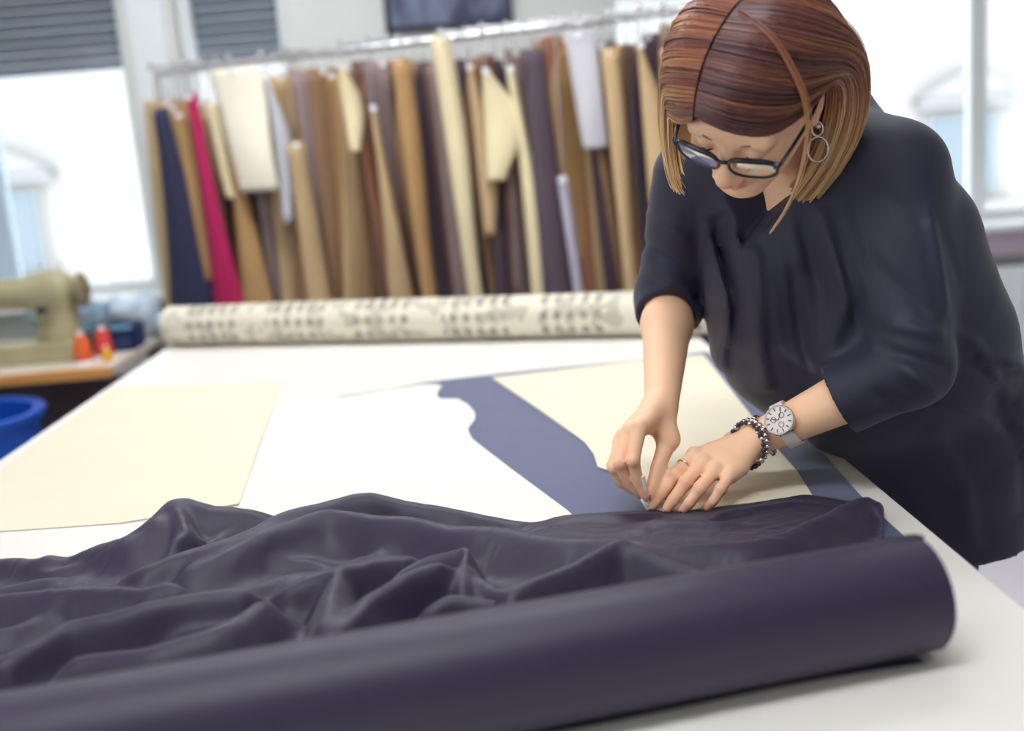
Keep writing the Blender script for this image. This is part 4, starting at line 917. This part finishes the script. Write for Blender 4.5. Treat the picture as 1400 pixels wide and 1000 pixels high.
# creases: (points, amount, width, direction they are seen along)
for pts, amp, w in [([(0.383, 0, 1.25), (0.386, 0, 1.178), (0.390, 0, 1.10), (0.402, 0, 1.03)], 0.016, 0.014),
                    ([(0.43, 0, 1.22), (0.44, 0, 1.13), (0.455, 0, 1.05)], -0.010, 0.018), ([(0.47, 0, 1.30), (0.487, 0, 1.18), (0.470, 0, 1.08)], 0.010, 0.014),
                    ([(0.335, 0, 1.30), (0.345, 0, 1.20), (0.365, 0, 1.09)], 0.008, 0.012), ([(0.36, 0, 1.30), (0.362, 0, 1.18)], -0.007, 0.012),
                    ([(0.41, 0, 1.10), (0.45, 0, 1.07), (0.52, 0, 1.03)], 0.008, 0.012), ([(0.60, 0, 1.03), (0.68, 0, 0.99), (0.78, 0, 0.92)], 0.008, 0.014),
                    ([(0.66, 0, 1.08), (0.74, 0, 1.06), (0.82, 0, 1.00)], 0.007, 0.012), ([(0.70, 0, 1.02), (0.78, 0, 0.90), (0.80, 0, 0.80)], -0.008, 0.02), ([(0.62, 0, 0.98), (0.69, 0, 0.86), (0.71, 0, 0.76)], 0.008, 0.018)]+XTRA:
    p = np.array(pts); lo = np.array([p[:, 0].min()-0.05, 1.26, p[:, 2].min()-0.05]); hi = np.array([p[:, 0].max()+0.05, 1.95, p[:, 2].max()+0.05])
    Dr.fold(p, amp, w*0.8, YV, lo, hi)
Dr.merge(Sv, 0.02)
# cuts: hem, cuffs (hollow), neck opening and V-neck
Dr.half((0.75, 1.6, 0.738), (0.05, 0.1, -1))
Dr.cone(NB+axis*0.035, hp(0, -0.01, -0.10), 0.058, 0.066, 0.006, 'sub')
def vcut():
    b = np.array([0.378, 1.247]); r_ = np.array([0.498, 1.385]); l_ = np.array([0.335, 1.372])
    sl, (X, Y, Z) = Dr._sub((0.25, 1.26, 1.2), (0.62, 1.64, 1.5), 0.0)
    nr = np.array([r_[1]-b[1], -(r_[0]-b[0])]); nr /= np.linalg.norm(nr); nl = np.array([-(l_[1]-b[1]), l_[0]-b[0]]); nl /= np.linalg.norm(nl)
    d1 = (X-b[0])*nr[0]+(Z-b[1])*nr[1]; d2 = (X-b[0])*nl[0]+(Z-b[1])*nl[1]; d3 = Y-(1.57+0*X)
    Dr._mix(sl, np.maximum(np.maximum(d1, d2), d3)+0*Dr.F[sl], 0.003, 'sub')
vcut()
V, Q = Dr.mesh(1)
dress = raw_mesh('dress', V, Q, M_dress, person)
def seam(pts, r=0.0012):
    return MB().tube(pts, r, 6)
M_leg = mat('leggings_black', (34, 32, 40), 0.7)
TR = SDF((0.5, 1.4, 0.0), (1.0, 1.98, 1.0), 0.009)
for (hx, hy), (kx, ky), (fx, fy) in (((0.675, 1.80), (0.675, 1.85), (0.68, 1.88)), ((0.705, 1.67), (0.70, 1.69), (0.70, 1.72))):
    TR.cone((hx, hy, 0.84), (kx, ky, 0.48), 0.078, 0.058, 0.04); TR.cone((kx, ky, 0.48), (fx, fy, 0.30), 0.058, 0.056, 0.03); TR.cone((fx, fy, 0.30), (fx, fy, 0.10), 0.056, 0.042, 0.03)
TR.half((0, 0, 0.09), (0, 0, -1)); V, Q = TR.mesh(1); raw_mesh('leggings', V, Q, M_leg, person)
for (fx, fy) in ((0.68, 1.88), (0.70, 1.72)):
    SHs = SDF((fx-0.28, fy-0.28, -0.01), (fx+0.12, fy+0.12, 0.14), 0.007); tdir = nrm([-0.75, -0.66, 0]); f0 = np.array([fx, fy, 0.0])
    SHs.cone(f0+[0, 0, 0.045]-tdir*0.02, f0+tdir*0.10+[0, 0, 0.035], 0.042, 0.038, 0.02); SHs.cone(f0+tdir*0.10+[0, 0, 0.035], f0+tdir*0.17+[0, 0, 0.028], 0.042, 0.030, 0.02)
    SHs.half((0, 0, 0.002), (0, 0, -1)); V, Q = SHs.mesh(1); raw_mesh('shoe', V, Q, mat('shoe_black', (30, 28, 32), 0.4), person)

# ---- hair: a parted bob, thousands of strands over an opaque under-layer
GL = [[(-0.035, 0.090, 0.064), (0.012, 0.096, 0.056), (0.052, 0.075, 0.034), (0.077, 0.036, 0.028), (0.087, -0.004, 0.036), (0.090, -0.038, 0.012), (0.094, -0.026, -0.030), (0.092, 0.002, -0.064), (0.083, 0.030, -0.096), (0.066, 0.058, -0.126)],
      [(-0.034, 0.068, 0.094), (0.020, 0.074, 0.097), (0.066, 0.044, 0.066), (0.087, 0.006, 0.046), (0.096, -0.034, 0.022), (0.102, -0.044, -0.012), (0.106, -0.030, -0.045), (0.104, -0.004, -0.078), (0.094, 0.024, -0.110), (0.076, 0.052, -0.140)],
      [(-0.031, 0.030, 0.118), (0.024, 0.034, 0.122), (0.072, 0.010, 0.088), (0.095, -0.028, 0.050), (0.105, -0.056, 0.012), (0.113, -0.058, -0.024), (0.118, -0.042, -0.055), (0.117, -0.018, -0.085), (0.107, 0.010, -0.118), (0.088, 0.040, -0.148)],
      [(-0.023, -0.020, 0.126), (0.030, -0.028, 0.124), (0.076, -0.050, 0.088), (0.099, -0.076, 0.042), (0.110, -0.088, 0.0), (0.117, -0.084, -0.036), (0.121, -0.068, -0.066), (0.120, -0.046, -0.096), (0.110, -0.018, -0.128), (0.092, 0.012, -0.156)],
      [(-0.014, -0.062, 0.116), (0.018, -0.090, 0.106), (0.050, -0.114, 0.062), (0.066, -0.124, 0.015), (0.076, -0.126, -0.025), (0.082, -0.120, -0.060), (0.084, -0.108, -0.090), (0.082, -0.088, -0.118), (0.074, -0.062, -0.142), (0.062, -0.038, -0.158)],
      [(-0.006, -0.080, 0.108), (0.0, -0.112, 0.086), (0.002, -0.130, 0.045), (0.004, -0.136, 0.005), (0.004, -0.134, -0.035), (0.006, -0.126, -0.070), (0.008, -0.118, -0.095), (0.01, -0.106, -0.118), (0.012, -0.09, -0.135), (0.012, -0.07, -0.150)]]
GR = [[(-0.037, 0.092, 0.058), (-0.052, 0.085, 0.036), (-0.070, 0.066, 0.006), (-0.090, 0.044, -0.020), (-0.096, 0.042, -0.055), (-0.096, 0.052, -0.085), (-0.090, 0.068, -0.112), (-0.078, 0.084, -0.130), (-0.060, 0.096, -0.138)],
      [(-0.037, 0.068, 0.094), (-0.064, 0.060, 0.078), (-0.090, 0.038, 0.040), (-0.106, 0.022, -0.005), (-0.113, 0.022, -0.045), (-0.113, 0.034, -0.080), (-0.106, 0.052, -0.110), (-0.094, 0.070, -0.132), (-0.076, 0.086, -0.145)],
      [(-0.034, 0.030, 0.118), (-0.072, 0.022, 0.100), (-0.101, 0.002, 0.058), (-0.116, -0.014, 0.010), (-0.121, -0.016, -0.035), (-0.120, -0.004, -0.075), (-0.112, 0.016, -0.110), (-0.100, 0.036, -0.135), (-0.084, 0.054, -0.150)],
      [(-0.026, -0.020, 0.126), (-0.070, -0.034, 0.108), (-0.102, -0.052, 0.066), (-0.116, -0.066, 0.018), (-0.121, -0.070, -0.030), (-0.118, -0.060, -0.075), (-0.110, -0.042, -0.112), (-0.098, -0.02, -0.138), (-0.084, 0.00, -0.152)],
      [(-0.016, -0.062, 0.116), (-0.046, -0.088, 0.100), (-0.074, -0.108, 0.060), (-0.086, -0.118, 0.012), (-0.090, -0.120, -0.032), (-0.088, -0.112, -0.078), (-0.082, -0.096, -0.112), (-0.074, -0.076, -0.136), (-0.064, -0.052, -0.150)],
      [(-0.006, -0.080, 0.108), (-0.006, -0.112, 0.086), (-0.006, -0.130, 0.045), (-0.004, -0.136, 0.005), (-0.004, -0.134, -0.035), (-0.004, -0.126, -0.078), (-0.004, -0.114, -0.110), (-0.004, -0.095, -0.135), (-0.004, -0.07, -0.150)]]
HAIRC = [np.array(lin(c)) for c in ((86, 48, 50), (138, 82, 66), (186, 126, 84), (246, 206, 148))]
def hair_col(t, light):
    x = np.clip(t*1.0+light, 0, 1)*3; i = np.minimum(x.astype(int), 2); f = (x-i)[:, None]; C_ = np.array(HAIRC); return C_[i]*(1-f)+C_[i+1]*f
def make_hair():
    Vs, Qs, Cs = [], [], []; nv = 0; K = 22
    fineL = np.array([catmull(g, K) for g in GL]); fineR = np.array([catmull(g, K) for g in GR]); fineR[:, :, 0] -= 0.010*np.clip(np.linspace(0, 1, K)*4, 0, 1)[None]*np.array([1, 1, 1, .8, .4, 0])[:, None]
    def surf(fine, u):   # u: (n,) across the guides
        u = np.clip(u, 0, 1)*(len(fine)-1-1e-6); i = u.astype(int); f = (u-i)[:, None, None]
        Qp = np.concatenate([[2*fine[0]-fine[1]], fine, [2*fine[-1]-fine[-2]]]); a, b, c, d = Qp[i], Qp[i+1], Qp[i+2], Qp[i+3]
        return 0.5*((2*b)+(c-a)*f+(2*a-5*b+4*c-d)*f**2+(3*b-a-3*c+d)*f**3)
    cen = np.array([0, -0.015, -0.01])
    for fine, lightb in ((fineL, 0.03), (fineR, 0.30)):
        # under-layer
        n = 46; S_ = surf(fine, np.linspace(0, 1, n)); S_ = S_ if fine is fineL else S_[:, np.minimum((np.arange(K)*0.86).astype(int), K-1)]; inn = S_+(cen-S_)*0.055
        for sh, flip in ((inn, False), (S_+(cen-S_)*0.10, True)):
            P = (HC+(sh.reshape(-1, 3)*HS)@HR.T); i = np.arange(n-1)[:, None]*K+np.arange(K-1)[None]; i = i.ravel()
            q4 = np.stack([i, i+1, i+K+1, i+K], 1)
            Vs.append(P); Qs.append((q4[:, ::-1] if flip else q4)+nv); nv += len(P)
            t = np.tile(np.linspace(0, 1, K), n); Cs.append(hair_col(t*0.8, np.full(len(t), lightb-0.08)))
        # strands
        NS = 1900; u = rng.random(NS); G = surf(fine, u)
        clump = np.floor(u*34); ph = clump*1.7; depth = rng.random(NS)**1.5
        t = np.linspace(0, 1, K)[None, :, None]
        G = G+(G-cen)*(0.012-0.055*depth)[:, None, None]
        tang = np.gradient(G, axis=1); tang /= np.linalg.norm(tang, axis=2, keepdims=True)+1e-9
        outw = (G-cen)/np.linalg.norm(G-cen, axis=2, keepdims=True); sd = np.cross(tang, outw)
        wob = np.sin(ph[:, None, None]+5*t*(1+0.3*np.sin(ph)[:, None, None]))*0.0035*t+rng.normal(0, 0.0022, (NS, 1, 1))*t
        lift = (np.sin(ph*2.3)[:, None, None]*0.003+rng.normal(0, 0.0012, (NS, 1, 1)))*np.sin(np.pi*t*0.9)
        G = G+sd*wob+outw*lift
        lenf = rng.uniform(0.82, 1.06, NS) if fine is fineL else rng.uniform(0.74, 0.95, NS)
        idx = np.clip(lenf, 0, 1)[:, None]*np.linspace(0, 1, K)[None]*(K-1); i0 = np.minimum(idx.astype(int), K-2); ff = (idx-i0)[:, :, None]; ar = np.arange(NS)[:, None]
        G = G[ar, i0]*(1-ff)+G[ar, i0+1]*ff; outw = outw[ar, i0]; sd = sd[ar, i0]
        rad = (0.00105*(1-0.55*np.linspace(0, 1, K)))[None, :, None]*rng.uniform(0.7, 1.25, (NS, 1, 1))
        ring = [G+rad*(math.cos(a)*sd+math.sin(a)*outw) for a in (math.pi/2, math.pi*7/6, math.pi*11/6)]
        P = np.stack(ring, 2).reshape(-1, 3); P = HC+(P*HS)@HR.T     # index: strand*K*3 + k*3 + c
        s0 = (np.arange(NS)*K*3)[:, None, None]+(np.arange(K-1)*3)[None, :, None]; c = np.arange(3)[None, None]; c2 = (c+1) % 3
        q4 = np.stack([s0+c, s0+c2, s0+3+c2, s0+3+c], -1).reshape(-1, 4)
        Vs.append(P); Qs.append(q4+nv); nv += len(P)
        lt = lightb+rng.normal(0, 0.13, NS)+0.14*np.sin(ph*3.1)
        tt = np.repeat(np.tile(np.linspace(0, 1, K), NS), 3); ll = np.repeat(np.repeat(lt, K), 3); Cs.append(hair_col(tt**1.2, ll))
    return np.vstack(Vs), np.vstack(Qs), np.vstack(Cs)
def hair_mat():
    m = mat('auburn_hair', (120, 70, 55), 0.36, attr='Col', spec=0.6); b = m.node_tree.nodes['Principled BSDF']; b.inputs['Anisotropic'].default_value = 0.5
    return m
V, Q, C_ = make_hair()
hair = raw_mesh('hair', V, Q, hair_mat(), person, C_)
# the loose lock that falls in front of the ear, and the wisp under the glasses
def lock(pts, n, r, spread, light, name):
    Vs, Qs, Cs, nv = [], [], [], 0; G = catmull(pts, 26)
    for k in range(n):
        o = rng.normal(0, spread, 3); t = np.linspace(0, 1, 26)[:, None]
        P = [hp(*p) for p in (G+o*(0.35+0.65*np.sin(np.pi*np.clip(t*0.8+0.1, 0, 1))))]; mb = MB(); mb.tube(P, [r*(1-0.5*i/25) for i in range(26)], 4, cap=False)
        Vs.append(np.array(mb.v)); Qs.append(np.array(mb.f)+nv); nv += len(mb.v); Cs.append(hair_col(np.repeat(np.linspace(-0.25, 1, 26), 4), np.full(104, light+rng.normal(0, 0.06))))
    raw_mesh(name, np.vstack(Vs), np.vstack(Qs), hair_mat(), person, np.vstack(Cs))
lock([(-0.016, -0.02, 0.130), (0.035, 0.005, 0.128), (0.072, 0.028, 0.088), (0.086, 0.040, 0.046), (0.089, 0.056, 0.0), (0.085, 0.078, -0.045), (0.074, 0.100, -0.088), (0.058, 0.118, -0.125)], 10, 0.0007, 0.0026, 0.42, 'hair_lock')

# ================================================================ WHAT SHE WEARS AND HOLDS
# glasses
gl = empty('glasses', tuple(hp(0, 0.10, 0)), 'black-framed glasses on the bent face of the woman', 'glasses')
M_gf = mat('glasses_acetate', (24, 22, 32), 0.25); M_lens = glass_mat(); M_lens.name = 'lens_glass'
def rim(s_):
    pts = []; n = 44
    for k in range(n):
        a = 2*math.pi*k/n; ca, sa = math.cos(a), math.sin(a); e = 0.62
        x = s_*0.0365+0.0295*math.copysign(abs(ca)**e, ca); z = -0.006+0.0185*math.copysign(abs(sa)**e, sa)
        if sa < 0: x = s_*0.0365+(x-s_*0.0365)*(1-0.12*abs(sa))
        y = 0.1045-0.011*(abs(x)/0.066)**2-0.10*(0.0185-(z+0.006))*0.35
        pts.append((x, y, z))
    return pts
for s_ in (-1, 1):
    pts = rim(s_); W_ = [hp(*p) for p in pts]
    MB().tube(W_, [0.0021+0.0015*max(0, math.sin(2*math.pi*k/44)) for k in range(44)], 8, closed=True).build('rim', M_gf, gl, smooth=True)
    c = np.mean(W_, 0); d = HR[:, 1]*0.0006; n = len(W_)
    MB().add([c+d]+[p+d for p in W_]+[c-d]+[p-d for p in W_], [(0, 1+k, 1+(k+1) % n) for k in range(n)]+[(n+1, n+2+(k+1) % n, n+2+k) for k in range(n)]).build('lens', M_lens, gl)
    hx = s_*0.0665
    MB().box(hp(hx, 0.0945, 0.005), (0.007, 0.007, 0.009), M=HR).build('hinge', M_gf, gl, bevel=0.0012)
    MB().tube(catmull([hp(hx+s_*0.003, 0.094, 0.005), hp(s_*0.076, 0.06, 0.006), hp(s_*0.083, 0.015, 0.010), hp(s_*0.083, -0.012, 0.012), hp(s_*0.082, -0.035, -0.006)], 20), 0.0030, 8, flat=0.6).build('temple', M_gf, gl, smooth=True)
    MB().tube([hp(s_*0.012, 0.100, -0.008), hp(s_*0.0105, 0.096, -0.014)], 0.002, 8).build('nose_pad', M_lens, gl)
MB().tube(catmull([hp(-0.0085, 0.1035, 0.001), hp(0, 0.1065, 0.0035), hp(0.0085, 0.1035, 0.001)], 9), 0.0024, 8).build('bridge', M_gf, gl, smooth=True)

# earring: small ring at the lobe with a larger hoop hanging below
M_silver = mat('polished_silver', (222, 214, 214), 0.2, metal=1.0)
lobe = hp(0.0815, -0.002, -0.040)
er = empty('earring', tuple(lobe), 'silver double hoop earring under the woman\'s ear', 'earring')
vx = nrm([0.93, 0.30, 0.0]); up = np.array([0, 0, 1.0])
def hoop(c, r, t, name): MB().tube([c+r*(math.cos(a)*vx+math.sin(a)*up) for a in np.linspace(0, 2*math.pi, 36, endpoint=False)], t, 8, closed=True).build(name, M_silver, er, smooth=True)
c1 = lobe-up*0.004; hoop(c1, 0.0085, 0.0013, 'stud_ring'); MB().lathe([(0, -0.003), (0.003, -0.002), (0.0036, 0), (0.003, 0.002), (0, 0.003)], c1+up*0.003+np.array([0, -0.003, 0]), (0, 1, 0), 14).build('stud', M_silver, er, smooth=True)
hoop(c1-up*0.0255, 0.0155, 0.0013, 'hoop')

# wristwatch
fa = nrm(J['WL']-J['EL'])                                       # along the forearm towards the hand
wc = J['WL']-fa*0.040; dn = np.array([-0.18, -0.80, 0.52]); dn = nrm(dn-fa*(dn@fa)); sdw = np.cross(fa, dn)
wt = empty('wristwatch', tuple(wc), 'large round pale wristwatch on the woman\'s left wrist', 'watch')
M_case = mat('watch_steel', (214, 206, 204), 0.25, metal=0.9); M_dial = mat('watch_dial', (232, 224, 218), 0.5); M_hand = mat('watch_hand', (92, 80, 82), 0.4)
M_strap = mat('strap_white', (228, 220, 210), 0.55)
rw = 0.0300; top = wc+dn*(rw+0.001)
MB().lathe([(0.0, 0.0), (0.019, 0.0), (0.0215, 0.002), (0.0215, 0.007), (0.020, 0.0086), (0.0, 0.0086)], top-dn*0.001, dn, 40).build('case', M_case, wt, smooth='auto')
MB().lathe([(0.0182, 0.0), (0.0212, 0.0), (0.0205, 0.002), (0.0185, 0.002)], top+dn*0.0076, dn, 40).build('bezel', M_case, wt, smooth='auto')
MB().lathe([(0.0, 0.0), (0.0184, 0.0), (0.0184, 0.0006), (0.0, 0.0006)], top+dn*0.0079, dn, 36).build('dial', M_dial, wt)
for k in range(12):
    a = math.pi*k/6; dv = math.cos(a)*fa+math.sin(a)*sdw
    MB().box(top+dn*0.0087+dv*0.0155, (0.0046, 0.0017, 0.0008), M=np.stack([dv, np.cross(dn, dv), dn], 1)).build('hour_marker', M_hand, wt)
for a, l, w_ in ((0.5, 0.010, 0.0015), (2.2, 0.014, 0.0011)):
    dv = math.cos(a)*fa+math.sin(a)*sdw; MB().box(top+dn*0.0091+dv*l/2, (l, w_, 0.0005), M=np.stack([dv, np.cross(dn, dv), dn], 1)).build('watch_hand', M_hand, wt)
for a in (0.4, 2.5, 4.6):
    dv = math.cos(a)*fa+math.sin(a)*sdw; MB().lathe([(0.0032, 0), (0.0042, 0), (0.0042, 0.0005), (0.0032, 0.0005)], top+dn*0.0084+dv*0.0075, dn, 18).build('subdial', M_hand, wt)
MB().lathe([(0, 0), (0.0028, 0), (0.0028, 0.004), (0, 0.004)], top+dn*0.0045+fa*0.0212, fa, 14).build('crown', M_case, wt, smooth='auto')
for nm, a0, a1 in (('strap', 0.52, math.pi), ('strap', -math.pi, -0.52)):
    vs = []; n = 22
    for i in range(n+1):
        a = a0+(a1-a0)*i/n; dv = math.cos(a)*dn+math.sin(a)*sdw
        for e, rr in ((-0.0095, rw+0.0005), (0.0095, rw+0.0005), (0.0095, rw+0.0035), (-0.0095, rw+0.0035)): vs.append(wc+fa*e+dv*rr)
    fs = [(i*4+c, i*4+(c+1) % 4, i*4+4+(c+1) % 4, i*4+4+c) for i in range(n) for c in range(4)]+[(3, 2, 1, 0), tuple(n*4+c for c in range(4))]
    MB().add(vs, fs).build(nm, M_strap, wt, smooth='auto')
for a in (0.55, -0.55):
    dv = math.cos(a)*dn+math.sin(a)*sdw; tv = np.cross(fa, dv); MB().box(wc+dv*(rw+0.003), (0.021, 0.0045, 0.004), M=np.stack([fa, tv, dv], 1)).build('lug', mat('lug_dark', (60, 54, 60), 0.3, metal=0.8), wt, bevel=0.001)

# bead bracelets
def bracelet(cen, ax, r, n, rb, cols, lab, drop=0.0):
    ax = nrm(ax); u = nrm(np.cross(ax, [0, 0, 1])); w_ = np.cross(ax, u); root = empty('bracelet', tuple(cen), lab, 'bracelet'); ms = {}
    for k in range(n):
        a = 2*math.pi*k/n; p = cen+r*(math.cos(a)*u+math.sin(a)*w_); c = cols[k % len(cols)]
        if c not in ms:
            o = MB().lathe([(rb*math.sin(t), -rb*math.cos(t)) for t in np.linspace(0.05, math.pi-0.05, 9)], (0, 0, 0), (0, 0, 1), 12).build('bead', M_silver if c == 's' else mat('bead_plum', (70, 48, 66), 0.3), root, smooth=True); ms[c] = o.data
        else: o = bpy.data.objects.new('bead', ms[c]); COL.objects.link(o)
        o.parent = root; o.matrix_parent_inverse = root.matrix_world.inverted(); o.location = p
    MB().tube([cen+r*(math.cos(a)*u+math.sin(a)*w_) for a in np.linspace(0, 2*math.pi, 40, endpoint=False)], rb*0.35, 6, closed=True).build('cord', mat('bead_cord', (58, 44, 58), 0.7), root, smooth=True)
    return root
hd = nrm((J['Lindex'][0]+J['Llittle'][0])/2-J['WL'])
b1 = J['WL']+hd*0.020
bracelet(b1, nrm(hd+np.array([0.25, 0, 0.35])), 0.0315, 24, 0.0042, ['s', 's'], 'silver bead bracelet at the base of the woman\'s left hand')
bracelet(b1+hd*0.0075-np.array([0, 0, 0.001]), nrm(hd+np.array([0.25, 0, 0.35])), 0.0325, 26, 0.0036, ['p', 'p', 'p', 's'], 'dark plum bead bracelet next to the silver bead one')
bracelet(J['WL']-fa*0.004, fa, 0.0285, 26, 0.0034, ['s', 's', 'p'], 'thin mixed bead bracelet lying close to the watch')
# ring on the finger
ra, rb_ = J['Lindex'][0], J['Lindex'][1]; rd = nrm(rb_-ra); rc = ra+(rb_-ra)*0.55; u = nrm(np.cross(rd, [0, 0, 1])); w_ = np.cross(rd, u)
MB().tube([rc+0.0103*(math.cos(a)*u+math.sin(a)*w_) for a in np.linspace(0, 2*math.pi, 36, endpoint=False)], 0.0014, 8, closed=True).build('finger_ring', mat('gold', (236, 206, 150), 0.2, metal=1.0), smooth=True, label='thin gold ring on a finger of the woman\'s left hand', cat='ring')
# tailor's chalk pencil held in the right hand
ca, cb2 = np.array([0.2043, 1.4425, 0.9045]), np.array([0.1975, 1.4345, 0.957]); cd_ = nrm(cb2-ca)
ck = empty('chalk_pencil', tuple(ca), 'short white chalk pencil held in the woman\'s right fingertips', 'chalk')
MB().lathe([(0.0, 0.0), (0.0012, 0.0005), (0.0042, 0.011), (0.0, 0.011)], ca, cd_, 16).build('chalk_tip', mat('chalk_white', (246, 244, 236), 0.9), ck, smooth='auto')
MB().lathe([(0.0, 0.011), (0.0044, 0.011), (0.0044, 0.055), (0.0, 0.055)], ca, cd_, 16).build('chalk_body', mat('chalk_cream', (240, 232, 216), 0.7), ck, smooth='auto')
